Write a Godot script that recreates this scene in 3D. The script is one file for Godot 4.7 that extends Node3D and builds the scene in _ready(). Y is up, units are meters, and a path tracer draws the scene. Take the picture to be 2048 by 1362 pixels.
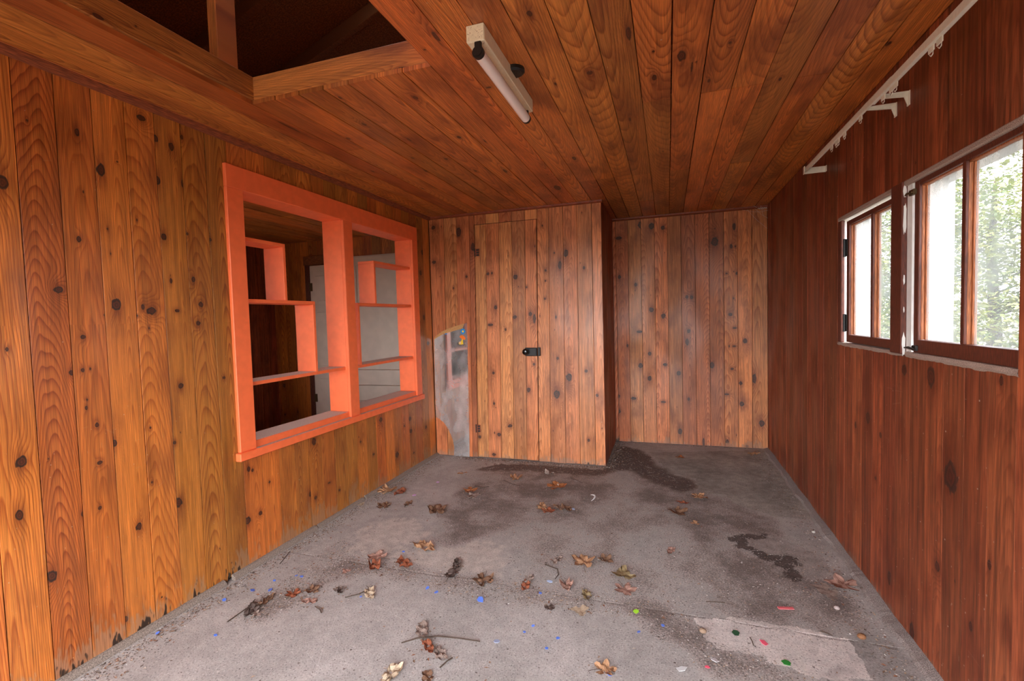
extends Node3D
# A knotty-pine room seen from its open end: left wall with an orange pass-through, closet, alcove, right wall with windows.
# Room axes: x to the right (left wall x = 0), y up (floor y = 0), the view runs along -z (closet front z = -D1).

const W := 2.861
const H := 2.15
const D1 := 3.859
const D2 := 4.677
const CW := 1.53
const FRONT := 0.9      # the open end of the room behind the camera
const STEP_L := 0.1138  # board widths
const STEP_C := 0.1185
const STEP_R := 0.112

var mats := {}
var used := {}
var lock := Mutex.new()

# ------------------------------------------------------------------ geometry builder
class Geo:
	var v := PackedVector3Array()
	var n := PackedVector3Array()
	var uv := PackedVector2Array()
	var uv2 := PackedVector2Array()
	var tu0 := 0.0
	var tul := 1.0
	var tv0 := 0.0
	var tvl := 1.0
	var du := 0.0
	var dv := 0.0
	var leaning := false

	func lean(p: Vector3) -> Vector3:
		# the closet front is out of plumb
		var k := 0.017
		if p.x < 0.12:
			k *= p.x / 0.12
		elif p.x > 1.0:
			k *= clampf((1.53 - p.x) / 0.53, 0.0, 1.0)
		return Vector3(p.x + k * (p.y - 1.0), p.y, p.z)

	func _put(p: Vector3, q: Vector3, nn: Vector3) -> void:
		v.append(p)
		n.append(nn)
		uv.append(Vector2((q.x + du - tu0) / tul, 1.0 - (q.y + dv - tv0) / tvl))
		uv2.append(Vector2(q.x + du * 3.1, q.y + dv * 1.7))

	# a triangle or fan, turned so that it faces away from c (both in the builder's own axes, then mapped by t)
	func face(t: Transform3D, pts: Array, c: Vector3) -> void:
		var m: Array = []
		for p in pts:
			m.append(t * (lean(p) if leaning else p))
		var nn: Vector3 = (m[1] - m[0]).cross(m[2] - m[0])
		if nn.length_squared() < 1e-16 and m.size() > 3:
			nn = (m[2] - m[0]).cross(m[3] - m[0])
		nn = nn.normalized()
		var away: Vector3 = m[0] - t * c
		var back := nn.dot(away) < 0.0
		if back:
			nn = -nn
		for i in range(1, pts.size() - 1):
			var a := 0
			var b := i
			var d := i + 1
			if not back:
				b = i + 1
				d = i
			_put(m[a], pts[a], nn)
			_put(m[b], pts[b], nn)
			_put(m[d], pts[d], nn)

	# a box with chamfered edges
	func cbox(t: Transform3D, lo: Vector3, hi: Vector3, ch := 0.002) -> void:
		var c := (lo + hi) * 0.5
		var h := (hi - lo) * 0.5
		ch = minf(ch, minf(h.x, minf(h.y, h.z)) * 0.9)
		if ch <= 0.00001:
			for ax in 3:
				for s in [-1.0, 1.0]:
					var q: Array = []
					for k in [[-1, -1], [1, -1], [1, 1], [-1, 1]]:
						var p := Vector3.ZERO
						p[ax] = s * h[ax]
						p[(ax + 1) % 3] = k[0] * h[(ax + 1) % 3]
						p[(ax + 2) % 3] = k[1] * h[(ax + 2) % 3]
						q.append(c + p)
					face(t, q, c)
			return
		for ax in 3:
			var b := (ax + 1) % 3
			var d := (ax + 2) % 3
			for s in [-1.0, 1.0]:
				var q: Array = []
				for k in [[-1, -1], [1, -1], [1, 1], [-1, 1]]:
					var p := Vector3.ZERO
					p[ax] = s * h[ax]
					p[b] = k[0] * (h[b] - ch)
					p[d] = k[1] * (h[d] - ch)
					q.append(c + p)
				face(t, q, c)
			# edges along ax
			for s1 in [-1.0, 1.0]:
				for s2 in [-1.0, 1.0]:
					var q2: Array = []
					for k in [-1.0, 1.0]:
						var p1 := Vector3.ZERO
						p1[ax] = k * (h[ax] - ch)
						p1[b] = s1 * h[b]
						p1[d] = s2 * (h[d] - ch)
						var p2 := Vector3.ZERO
						p2[ax] = k * (h[ax] - ch)
						p2[b] = s1 * (h[b] - ch)
						p2[d] = s2 * h[d]
						if k < 0.0:
							q2.append(c + p1)
							q2.append(c + p2)
						else:
							q2.append(c + p2)
							q2.append(c + p1)
					face(t, q2, c)
		for sx in [-1.0, 1.0]:
			for sy in [-1.0, 1.0]:
				for sz in [-1.0, 1.0]:
					var s := Vector3(sx, sy, sz)
					var q3: Array = []
					for ax in 3:
						var p := Vector3.ZERO
						for k in 3:
							p[k] = s[k] * (h[k] if k == ax else h[k] - ch)
						q3.append(c + p)
					face(t, q3, c)

	# a board seen from one side only: front, two long chamfers, two sides, two ends
	func plank(t: Transform3D, u0: float, u1: float, v0: float, v1: float, th: float, ch := 0.0016, rag0 := 0.0) -> void:
		var c := Vector3((u0 + u1) * 0.5, (v0 + v1) * 0.5, -th * 0.5)
		var f := [Vector3(u0 + ch, v0, 0), Vector3(u1 - ch, v0 + rag0, 0), Vector3(u1 - ch, v1, 0), Vector3(u0 + ch, v1, 0)]
		face(t, f, c)
		face(t, [Vector3(u0, v0, -ch), f[0], f[3], Vector3(u0, v1, -ch)], c)
		face(t, [Vector3(u1, v0 + rag0, -ch), f[1], f[2], Vector3(u1, v1, -ch)], c)
		face(t, [Vector3(u0, v0, -th), Vector3(u0, v0, -ch), Vector3(u0, v1, -ch), Vector3(u0, v1, -th)], c)
		face(t, [Vector3(u1, v0 + rag0, -th), Vector3(u1, v0 + rag0, -ch), Vector3(u1, v1, -ch), Vector3(u1, v1, -th)], c)
		face(t, [Vector3(u0, v0, -th), Vector3(u0, v0, -ch), f[0], f[1], Vector3(u1, v0 + rag0, -ch), Vector3(u1, v0 + rag0, -th)], c)
		face(t, [Vector3(u0, v1, -th), Vector3(u0, v1, -ch), f[3], f[2], Vector3(u1, v1, -ch), Vector3(u1, v1, -th)], c)
		face(t, [Vector3(u0, v0, -th), Vector3(u1, v0 + rag0, -th), Vector3(u1, v1, -th), Vector3(u0, v1, -th)], c)

	# a smooth triangle with its own normals
	func tri(a: Vector3, b: Vector3, c: Vector3, na: Vector3, nb: Vector3, nc: Vector3) -> void:
		var g := (b - a).cross(c - a)
		if g.dot(na + nb + nc) > 0.0:
			_put(a, a, na)
			_put(c, c, nc)
			_put(b, b, nb)
		else:
			_put(a, a, na)
			_put(b, b, nb)
			_put(c, c, nc)

	# a profile of (radius, height) turned round the axis y of t
	func lathe(t: Transform3D, prof: Array, seg := 24) -> void:
		var nb := t.basis.inverse().transposed()
		for i in prof.size() - 1:
			var p0: Vector2 = prof[i]
			var p1: Vector2 = prof[i + 1]
			var dd := (p1 - p0).normalized()
			var pn := Vector2(dd.y, -dd.x)
			for k in seg:
				var a0 := TAU * k / seg
				var a1 := TAU * (k + 1) / seg
				var c0 := Vector3(cos(a0), 0, sin(a0))
				var c1 := Vector3(cos(a1), 0, sin(a1))
				var q00 := t * (c0 * p0.x + Vector3.UP * p0.y)
				var q10 := t * (c1 * p0.x + Vector3.UP * p0.y)
				var q01 := t * (c0 * p1.x + Vector3.UP * p1.y)
				var q11 := t * (c1 * p1.x + Vector3.UP * p1.y)
				var n0 := (nb * (c0 * pn.x + Vector3.UP * pn.y)).normalized()
				var n1 := (nb * (c1 * pn.x + Vector3.UP * pn.y)).normalized()
				if p0.x > 1e-6:
					tri(q00, q10, q11, n0, n1, n1)
				if p1.x > 1e-6:
					tri(q00, q11, q01, n0, n1, n0)

	# a round tube along points with a radius at each
	func tube(pts: Array, rad: Array, seg := 8) -> void:
		var rings: Array = []
		for i in pts.size():
			var d: Vector3 = (pts[mini(i + 1, pts.size() - 1)] - pts[maxi(i - 1, 0)]).normalized()
			var s := d.cross(Vector3.UP if absf(d.y) < 0.9 else Vector3.RIGHT).normalized()
			var w := s.cross(d)
			var ring: Array = []
			for k in seg:
				var a := TAU * k / seg
				ring.append(s * cos(a) + w * sin(a))
			rings.append(ring)
		for i in pts.size() - 1:
			for k in seg:
				var j := (k + 1) % seg
				var a: Vector3 = pts[i] + rings[i][k] * rad[i]
				var b: Vector3 = pts[i] + rings[i][j] * rad[i]
				var c: Vector3 = pts[i + 1] + rings[i + 1][j] * rad[i + 1]
				var d: Vector3 = pts[i + 1] + rings[i + 1][k] * rad[i + 1]
				tri(a, b, c, rings[i][k], rings[i][j], rings[i + 1][j])
				tri(a, c, d, rings[i][k], rings[i + 1][j], rings[i + 1][k])
		for e in [0, pts.size() - 1]:
			var dir: Vector3 = (pts[1] - pts[0]).normalized() * -1.0 if e == 0 else (pts[e] - pts[e - 1]).normalized()
			for k in range(1, seg - 1):
				tri(pts[e] + rings[e][0] * rad[e], pts[e] + rings[e][k] * rad[e], pts[e] + rings[e][k + 1] * rad[e], dir, dir, dir)

	# an outline (x, y) given a thickness along z
	func slab(t: Transform3D, poly: PackedVector2Array, z0: float, z1: float) -> void:
		var ix := Geometry2D.triangulate_polygon(poly)
		for side in [0, 1]:
			var z: float = z0 if side == 0 else z1
			for i in range(0, ix.size(), 3):
				var q := [Vector3(poly[ix[i]].x, poly[ix[i]].y, z), Vector3(poly[ix[i + 1]].x, poly[ix[i + 1]].y, z), Vector3(poly[ix[i + 2]].x, poly[ix[i + 2]].y, z)]
				face(t, q, Vector3(q[0].x, q[0].y, (z0 + z1) * 0.5))
		var area := 0.0
		for i in poly.size():
			area += poly[i].cross(poly[(i + 1) % poly.size()])
		for i in poly.size():
			var a := poly[i]
			var b := poly[(i + 1) % poly.size()]
			var o := (b - a).orthogonal() * (1.0 if area > 0.0 else -1.0)   # points outwards or inwards, used only to pick the side
			var inn := (a + b) * 0.5 - Vector2(o.x, o.y).normalized() * 0.001
			if not Geometry2D.is_point_in_polygon(inn, poly):
				inn = (a + b) * 0.5 + o.normalized() * 0.001
			face(t, [Vector3(a.x, a.y, z0), Vector3(b.x, b.y, z0), Vector3(b.x, b.y, z1), Vector3(a.x, a.y, z1)], Vector3(inn.x, inn.y, (z0 + z1) * 0.5))

	func mesh() -> ArrayMesh:
		var a := []
		a.resize(Mesh.ARRAY_MAX)
		a[Mesh.ARRAY_VERTEX] = v
		a[Mesh.ARRAY_NORMAL] = n
		a[Mesh.ARRAY_TEX_UV] = uv
		a[Mesh.ARRAY_TEX_UV2] = uv2
		var m := ArrayMesh.new()
		m.add_surface_from_arrays(Mesh.PRIMITIVE_TRIANGLES, a)
		return m


# ------------------------------------------------------------------ naming
func numbered(called: String) -> String:
	if not used.has(called):
		used[called] = 0
		return called
	used[called] += 1
	return "%s_%03d" % [called, used[called]]

func thing(called: String, label: String, category: String, group := "", at := Vector3.ZERO) -> Node3D:
	var o := Node3D.new()
	o.name = numbered(called)
	o.position = at
	add_child(o)
	tag(o, label, category, group)
	return o

func tag(o: Node, label: String, category: String, group := "") -> void:
	o.set_meta("label", label)
	o.set_meta("category", category)
	if group:
		o.set_meta("group", group)

func structure(called: String, label: String, category: String) -> Node3D:
	var o := Node3D.new()
	o.name = called
	add_child(o)
	tag(o, label, category)
	o.set_meta("kind", "structure")
	return o

func part(parent: Node, called: String, g: Geo, m: Material, at := Vector3.ZERO) -> MeshInstance3D:
	var o := MeshInstance3D.new()
	o.name = called
	o.mesh = g.mesh()
	o.material_override = null
	o.mesh.surface_set_material(0, m)
	o.position = at
	parent.add_child(o, true)
	return o

func box(parent: Node, called: String, m: Material, lo: Vector3, hi: Vector3, ch := 0.002) -> MeshInstance3D:
	var g := Geo.new()
	g.cbox(Transform3D.IDENTITY, lo, hi, ch)
	return part(parent, called, g, m)

# ------------------------------------------------------------------ noise fields and computed textures
func field(w: int, h: int, cell_x: float, cell_y: float, sd: int, oct := 3) -> PackedFloat32Array:
	# noise whose features are cell_x by cell_y pixels, as values 0..1
	var k := 6.0
	var sw := clampi(int(w * k / cell_x), 8, w)
	var sh := clampi(int(h * k / cell_y), 8, h)
	var fx := cell_x * sw / w
	var n := FastNoiseLite.new()
	n.seed = sd
	n.noise_type = FastNoiseLite.TYPE_SIMPLEX_SMOOTH
	n.fractal_octaves = oct
	n.frequency = 1.0 / maxf(fx, 1.5)
	var im := n.get_image(sw, sh)
	im.convert(Image.FORMAT_RF)
	if sw != w or sh != h:
		im.resize(w, h, Image.INTERPOLATE_CUBIC)
	return im.get_data().to_float32_array()

func in_bands(rows: int, job: Callable, bytes_per_row: int) -> PackedByteArray:
	var bands := 32
	var outs := []
	outs.resize(bands)
	var run := func(i: int) -> void:
		var r0 := rows * i / bands
		var r1 := rows * (i + 1) / bands
		var b: PackedByteArray = job.call(r0, r1)
		lock.lock()
		outs[i] = b
		lock.unlock()
	var id := WorkerThreadPool.add_group_task(run, bands)
	WorkerThreadPool.wait_for_group_task_completion(id)
	var all := PackedByteArray()
	for b in outs:
		all.append_array(b)
	return all

# Boards side by side: u across, v along. st holds the colours and strengths.
func wood_tex(pw: int, ph: int, u0: float, ulen: float, v0: float, vlen: float, seams: PackedFloat32Array, splits: Array, knots: Array, st: Dictionary, sd: int) -> ImageTexture:
	var rng := RandomNumberGenerator.new()
	rng.seed = sd
	var nb := seams.size() - 1
	var par := PackedFloat32Array()   # per board and segment: x0, d0, slope, freq, tone, red, contrast
	par.resize(nb * 4 * 8)
	for i in nb * 4:
		par[i * 8] = rng.randf_range(-0.05, 0.05)
		par[i * 8 + 1] = rng.randf_range(-0.05, 0.09)
		par[i * 8 + 2] = rng.randf_range(0.015, 0.07) * (1.0 if rng.randf() < 0.5 else -1.0)
		par[i * 8 + 3] = rng.randf_range(150.0, 300.0)
		par[i * 8 + 4] = 1.0 + rng.randf_range(-1.0, 1.0) * float(st.tone)
		par[i * 8 + 5] = rng.randf_range(-1.0, 1.0) * float(st.red)
		par[i * 8 + 6] = rng.randf_range(0.6, 1.2)
		par[i * 8 + 7] = rng.randf_range(0.0, 10.0)
	var col_b := PackedInt32Array()
	var col_l := PackedFloat32Array()
	col_b.resize(pw)
	col_l.resize(pw)
	for x in pw:
		var u := u0 + ulen * (x + 0.5) / pw
		var b := 0
		while b < nb - 1 and u > seams[b + 1]:
			b += 1
		col_b[x] = b
		col_l[x] = u - (seams[b] + seams[b + 1]) * 0.5
	var kn: Array = []
	for b in nb:
		kn.append([])
	for k in knots:
		for b in nb:
			if k[0] >= seams[b] and k[0] < seams[b + 1]:
				kn[b].append(k)
	for b in nb:   # small unseen-in-the-list pin knots
		for q in int(st.pins):
			if rng.randf() < 0.6:
				kn[b].append([rng.randf_range(seams[b] + 0.015, seams[b + 1] - 0.015), v0 + rng.randf() * vlen, rng.randf_range(0.0015, 0.004), rng.randf_range(0.002, 0.006)])
	var px := ulen / pw
	var warp := field(pw, ph, 0.10 / px, 0.55 / px, sd + 1, 2)
	var streak := field(pw, ph, maxf(0.0042 / px, 2.2), 0.30 / px, sd + 2, 2)
	var streak2 := field(pw, ph, 0.022 / px, 0.8 / px, sd + 5, 2)
	var streak2_k: float = st.get("streak2", 0.12)
	var rot_a: float = st.get("rot_from", -9.0)
	var rot_b: float = st.get("rot_to", 9.0)
	var blot := field(pw, ph, 0.20 / px, 0.34 / px, sd + 3, 3)
	var fine := field(pw, ph, 0.02 / px, 0.05 / px, sd + 4, 3)
	var early: Color = st.early
	var late: Color = st.late
	var knot_c: Color = st.knot
	var halo: Color = st.halo
	var blot_k: float = st.blot
	var blot_c: Color = st.blot_c
	var streak_k: float = st.streak
	var late_k: float = st.late_k
	var dust_h: float = st.get("dust", 0.0)
	var dust_c: Color = st.get("dust_c", Color(0.7, 0.64, 0.6))
	var rot_h: float = st.get("rot", 0.0)
	var job := func(r0: int, r1: int) -> PackedByteArray:
		var out := PackedByteArray()
		out.resize((r1 - r0) * pw * 3)
		var o := 0
		for y in range(r0, r1):
			var v := v0 + vlen * (1.0 - (y + 0.5) / ph)
			var act: Array = []
			for b in nb:
				var a := PackedFloat32Array()
				for k in kn[b]:
					if absf(v - k[1]) < k[3] * 7.0 + 0.02:
						a.append_array(PackedFloat32Array([k[0], (v - k[1]) / k[3], k[2]]))
				act.append(a)
			var seg := PackedInt32Array()
			seg.resize(nb)
			for b in nb:
				var s := 0
				for q in splits[b]:
					if v > q:
						s += 1
				seg[b] = (b * 4 + mini(s, 3)) * 8
			var row := y * pw
			for x in pw:
				var b := col_b[x]
				var p := seg[b]
				var w := warp[row + x] - 0.5
				var yy := (y + b * 173) % (2 * ph)
				if yy >= ph:
					yy = 2 * ph - 1 - yy
				var bl := blot[yy * pw + x]
				var fi := fine[row + x] - 0.5
				var lx := col_l[x]
				var ex := lx - par[p] + w * 0.009
				var dd := par[p + 1] + par[p + 2] * (v + par[p + 7] * 0.1) + w * 0.007
				var r := sqrt(ex * ex + dd * dd)
				var ka: PackedFloat32Array = act[b]
				var kq := 1e9
				var kh := 1e9
				var u := u0 + ulen * (x + 0.5) / pw
				for i in range(0, ka.size(), 3):
					var dx := (u - ka[i]) / ka[i + 2]
					var dy := ka[i + 1]
					var e := dx * dx * 0.22 + dy * dy * 0.07
					if e < 6.0:
						r += ka[i + 2] * 1.5 * exp(-e)
					var qq := dx * dx + dy * dy + absf(dx * dy) * 0.12
					if qq < kq:
						kq = qq
						kh = dx * dx * 0.9 + dy * dy * 0.30
				var phs := r * par[p + 3] + fi * 0.10
				phs -= floorf(phs)
				var lt := phs * phs * phs
				if phs > 0.9:
					lt *= (1.0 - phs) * 10.0
				lt *= late_k * par[p + 6]
				var tone := par[p + 4] * (1.0 + (streak[row + x] - 0.5) * streak_k + (streak2[row + x] - 0.5) * streak2_k + fi * 0.06)
				var red := par[p + 5]
				var cr := (early.r + (late.r - early.r) * lt) * tone
				var cg := (early.g + (late.g - early.g) * lt) * tone * (1.0 - red)
				var cb := (early.b + (late.b - early.b) * lt) * tone * (1.0 - red * 0.8)
				var bk := clampf((bl + fi * 0.3 - 0.50) * 2.4, 0.0, 1.0) * blot_k
				if bk > 0.0:
					cr += (blot_c.r - cr) * bk
					cg += (blot_c.g - cg) * bk
					cb += (blot_c.b - cb) * bk
				if kq < 40.0:
					kq *= 1.0 + fi * 1.2
					if kq < 1.1:
						var ring := 0.85 + 0.4 * (0.5 + 0.5 * sin(sqrt(kq) * 15.0))
						var core := clampf((0.62 - kq) * 2.5, 0.0, 0.55)   # browner heart inside a black rim
						var kr := (knot_c.r + (halo.r - knot_c.r) * core) * ring
						var kg := (knot_c.g + (halo.g - knot_c.g) * core) * ring
						var kb := (knot_c.b + (halo.b - knot_c.b) * core) * ring
						var kk := 0.92 if kq < 0.95 else 0.7
						cr += (kr - cr) * kk
						cg += (kg - cg) * kk
						cb += (kb - cb) * kk
					else:
						var hk := 0.6 * exp(-kh * 0.42) * (0.8 + fi)
						cr += (halo.r - cr) * hk
						cg += (halo.g - cg) * hk
						cb += (halo.b - cb) * hk
				if dust_h > 0.0 and v < dust_h * 1.8:
					var dm := clampf((bl * 0.9 + streak[row + x] * 0.35 + fi * 0.7 - 0.30 - 0.62 * v / dust_h) * 2.6, 0.0, 0.48)
					cr += (dust_c.r - cr) * dm
					cg += (dust_c.g - cg) * dm
					cb += (dust_c.b - cb) * dm
				if rot_h > 0.0 and v < rot_h * 2.5 and u > rot_a and u < rot_b:
					var rm := clampf((w * 1.0 + bl * 0.4 + fi * 1.4 + 0.05 - v / rot_h * 0.45) * 4.0, 0.0, 0.8)
					cr += (0.11 - cr) * rm
					cg += (0.085 - cg) * rm
					cb += (0.07 - cb) * rm
				out[o] = clampi(int(cr * 255.0), 4, 250)
				out[o + 1] = clampi(int(cg * 255.0), 3, 250)
				out[o + 2] = clampi(int(cb * 255.0), 2, 250)
				o += 3
		return out
	var im := Image.create_from_data(pw, ph, false, Image.FORMAT_RGB8, in_bands(ph, job, pw * 3))
	# paint flecks, scuffs and scratches
	for i in int(st.get("flecks", 0)):
		var cx := rng.randi_range(2, pw - 8)
		var cy := rng.randi_range(2, ph - 8)
		if st.get("flecks_low", false) and rng.randf() < 0.6:
			cy = int(ph * (0.55 + 0.42 * rng.randf()))
		var c := Color(0.78, 0.74, 0.70).lerp(im.get_pixel(cx, cy), rng.randf_range(0.15, 0.6))
		var kind := rng.randf()
		if kind < 0.65:
			im.fill_rect(Rect2i(cx, cy, rng.randi_range(1, 3), rng.randi_range(1, 3)), c)
		elif kind < 0.9:
			var dx := rng.randf_range(-0.4, 0.4)
			for k in rng.randi_range(4, 16):
				var qx := clampi(int(cx + dx * k), 0, pw - 1)
				var qy := clampi(cy + k, 0, ph - 1)
				im.set_pixel(qx, qy, im.get_pixel(qx, qy).lerp(c, 0.6))
		else:
			var len := rng.randi_range(10, 40)
			var an := rng.randf_range(-0.5, 0.5)
			for k in len:
				var qx := clampi(cx + k, 0, pw - 1)
				var qy := clampi(int(cy + k * an), 0, ph - 1)
				im.set_pixel(qx, qy, im.get_pixel(qx, qy).lerp(c, 0.35))
	return ImageTexture.create_from_image(im)

func even_seams(first: float, step: float, count: int) -> PackedFloat32Array:
	var s := PackedFloat32Array()
	for i in count + 1:
		s.append(first + step * i)
	return s

func no_splits(n: int) -> Array:
	var a := []
	for i in n:
		a.append([])
	return a

func grey_image(w: int, h: int, cx: float, cy: float, sd: int, lo: float, hi: float, oct := 4) -> ImageTexture:
	var f := field(w, h, cx, cy, sd, oct)
	var b := PackedByteArray()
	b.resize(f.size())
	for i in f.size():
		b[i] = clampi(int((lo + (hi - lo) * clampf((f[i] - 0.25) * 2.0, 0.0, 1.0)) * 255.0), 0, 255)
	return ImageTexture.create_from_image(Image.create_from_data(w, h, false, Image.FORMAT_L8, b))

func flat_mat(key: String, c: Color, rough: float, metal := 0.0) -> StandardMaterial3D:
	var m := StandardMaterial3D.new()
	m.resource_name = key
	m.albedo_color = c
	m.roughness = rough
	m.metallic = metal
	mats[key] = m
	return m

# a colour mottled by a world-space noise picture
func mottled(key: String, c: Color, rough: float, tex: Texture2D, scale: float, bump := 0.0, metal := 0.0) -> StandardMaterial3D:
	var m := flat_mat(key, c, rough, metal)
	m.albedo_texture = tex
	m.uv1_triplanar = true
	m.uv1_world_triplanar = true
	m.uv1_scale = Vector3.ONE * scale
	if bump > 0.0:
		m.heightmap_enabled = true
		m.heightmap_texture = tex
		m.heightmap_scale = bump
	return m

# the same with a grain that runs along one world axis
func grained(key: String, c: Color, rough: float, tex: Texture2D, scale: Vector3) -> StandardMaterial3D:
	var m := mottled(key, c, rough, tex, 1.0)
	m.uv1_scale = scale
	return m

func wood_mat(key: String, tex: Texture2D, rough_tex: Texture2D, rough: float, spec: float, bump: float) -> StandardMaterial3D:
	var m := StandardMaterial3D.new()
	m.resource_name = key
	m.albedo_texture = tex
	m.roughness = rough
	m.roughness_texture = rough_tex
	m.roughness_texture_channel = BaseMaterial3D.TEXTURE_CHANNEL_RED
	m.metallic_specular = spec
	m.heightmap_enabled = true
	m.heightmap_texture = tex
	m.heightmap_scale = bump
	m.detail_enabled = true
	m.detail_albedo = mats.grain_tex
	m.detail_blend_mode = BaseMaterial3D.BLEND_MODE_MUL
	m.detail_uv_layer = BaseMaterial3D.DETAIL_UV_2
	m.uv2_scale = Vector3(2.1, 0.8, 1.0)
	mats[key] = m
	return m

# measured knots as [across, along, half-width, half-height] in metres
var knots_L: Array = [[0.963,1.71,0.013,0.023],[1.179,1.947,0.007,0.013],[1.25,1.831,0.012,0.023],[1.409,2.085,0.017,0.011],[1.462,2.021,0.009,0.013],[1.529,2.011,0.011,0.017],[1.459,1.849,0.011,0.018],[1.579,2.068,0.006,0.01],[1.571,1.865,0.007,0.019],[1.472,1.617,0.011,0.014],[1.164,1.56,0.007,0.009],[1.187,1.735,0.002,0.004],[1.367,1.667,0.003,0.005],[1.579,1.645,0.005,0.006],[1.687,1.636,0.008,0.008],[1.259,1.613,0.003,0.004],[1.038,1.935,0.003,0.004],[1.092,1.374,0.013,0.011],[1.273,1.323,0.014,0.022],[1.369,1.317,0.007,0.012],[1.403,1.302,0.018,0.014],[1.491,1.431,0.005,0.01],[1.594,1.444,0.009,0.013],[1.623,1.332,0.01,0.011],[1.605,1.247,0.01,0.011],[1.511,1.303,0.01,0.006],[1.23,1.285,0.004,0.005],[1.346,1.282,0.003,0.004],[1.156,1.205,0.008,0.007],[0.943,1.175,0.004,0.006],[1.111,1.08,0.007,0.009],[1.146,1.085,0.006,0.007],[1.17,1.087,0.003,0.004],[1.15,0.946,0.004,0.007],[1.18,0.875,0.006,0.008],[0.957,0.802,0.014,0.018],[0.942,0.63,0.01,0.017],[1.231,0.793,0.011,0.013],[1.181,0.733,0.008,0.007],[1.506,0.975,0.011,0.013],[1.465,0.735,0.007,0.008],[1.368,0.822,0.004,0.005],[1.361,0.597,0.004,0.005],[1.171,0.565,0.006,0.007],[1.115,0.564,0.005,0.009],[1.301,0.437,0.011,0.014],[1.467,0.472,0.014,0.02],[1.015,0.387,0.013,0.02],[1.234,0.097,0.007,0.011],[1.72,0.984,0.007,0.007],[1.829,0.506,0.009,0.014],[1.852,0.492,0.007,0.008],[1.955,0.395,0.006,0.006],[1.808,0.246,0.016,0.018],[1.886,0.255,0.011,0.01],[2.298,0.524,0.016,0.021],[2.249,0.224,0.012,0.014],[2.291,0.186,0.011,0.011],[2.415,0.234,0.012,0.005],[2.507,0.155,0.009,0.008],[2.994,0.508,0.018,0.017],[2.747,0.408,0.008,0.008],[2.89,0.28,0.011,0.008],[3.196,0.188,0.021,0.022],[3.418,0.324,0.017,0.017],[3.409,0.43,0.016,0.017],[3.319,0.39,0.01,0.006],[3.451,0.134,0.011,0.006],[3.669,0.299,0.014,0.014],[3.72,1.827,0.02,0.02],[3.677,1.644,0.018,0.02],[3.706,1.26,0.017,0.02],[3.762,1.031,0.021,0.017]]
var knots_B: Array = [[0.039,2.06,0.015,0.015],[0.273,1.998,0.022,0.042],[0.403,1.863,0.017,0.033],[0.032,1.753,0.014,0.013],[0.34,1.608,0.009,0.012],[0.212,1.513,0.007,0.008],[0.543,1.621,0.013,0.012],[0.579,1.624,0.008,0.009],[1.233,1.752,0.018,0.029],[1.181,1.655,0.013,0.034],[1.031,1.99,0.006,0.007],[1.134,1.759,0.006,0.007],[1.057,1.62,0.008,0.009],[1.384,1.622,0.01,0.012],[1.054,1.534,0.007,0.007],[1.048,1.386,0.007,0.008],[0.609,1.329,0.014,0.017],[0.919,1.263,0.014,0.016],[0.954,1.222,0.012,0.036],[0.79,1.579,0.018,0.02],[0.889,1.489,0.008,0.008],[0.56,1.179,0.021,0.011],[0.697,1.136,0.009,0.01],[1.143,1.23,0.007,0.013],[0.781,1.24,0.017,0.014],[0.58,0.76,0.009,0.011],[0.582,0.492,0.008,0.012],[0.947,0.837,0.01,0.011],[0.898,0.617,0.016,0.019],[1.141,0.585,0.02,0.033],[0.73,0.301,0.016,0.013],[0.626,0.219,0.018,0.014],[0.583,0.232,0.005,0.006],[0.574,0.038,0.018,0.013],[0.444,0.188,0.011,0.013],[1.246,0.729,0.023,0.03],[1.141,0.585,0.024,0.032],[1.473,0.584,0.011,0.012],[1.387,0.783,0.011,0.012],[1.398,0.211,0.009,0.011],[1.153,0.888,0.009,0.011],[1.588,1.968,0.025,0.014],[1.792,2.076,0.024,0.029],[1.89,2.054,0.023,0.028],[1.992,2.033,0.015,0.018],[1.59,1.599,0.013,0.018],[1.74,1.518,0.014,0.017],[1.879,1.275,0.018,0.02],[1.987,1.212,0.017,0.021],[2.195,1.382,0.013,0.016],[2.235,1.377,0.013,0.016],[2.435,1.87,0.028,0.038],[2.596,1.993,0.014,0.028],[2.571,1.817,0.011,0.017],[2.605,1.815,0.007,0.008],[2.616,1.574,0.01,0.012],[2.531,1.579,0.009,0.005],[2.589,1.354,0.006,0.008],[2.56,1.209,0.015,0.014],[2.593,1.088,0.016,0.007],[2.68,0.971,0.017,0.021],[2.589,0.923,0.014,0.007],[2.55,0.924,0.006,0.008],[1.765,1.069,0.024,0.011],[2.207,1.066,0.013,0.017],[2.194,0.968,0.015,0.03],[1.858,0.859,0.014,0.017],[1.654,0.937,0.009,0.015],[1.998,0.754,0.017,0.013],[1.772,0.744,0.018,0.022],[2.116,0.674,0.017,0.02],[1.854,0.622,0.018,0.021],[2.405,0.752,0.019,0.028],[2.751,0.633,0.018,0.038],[2.572,0.718,0.013,0.009],[1.561,0.445,0.013,0.015],[1.701,0.426,0.022,0.013],[1.562,0.297,0.015,0.018],[2.526,0.486,0.019,0.008],[1.976,0.4,0.021,0.008],[2.123,0.126,0.017,0.026],[2.326,0.032,0.009,0.036],[2.202,0.433,0.01,0.013],[2.649,0.402,0.016,0.02],[2.642,0.589,0.013,0.016],[2.811,0.231,0.021,0.028],[1.68,0,0.009,0.011],[2.691,0.018,0.012,0.008],[2.528,0.052,0.013,0.016]]
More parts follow.
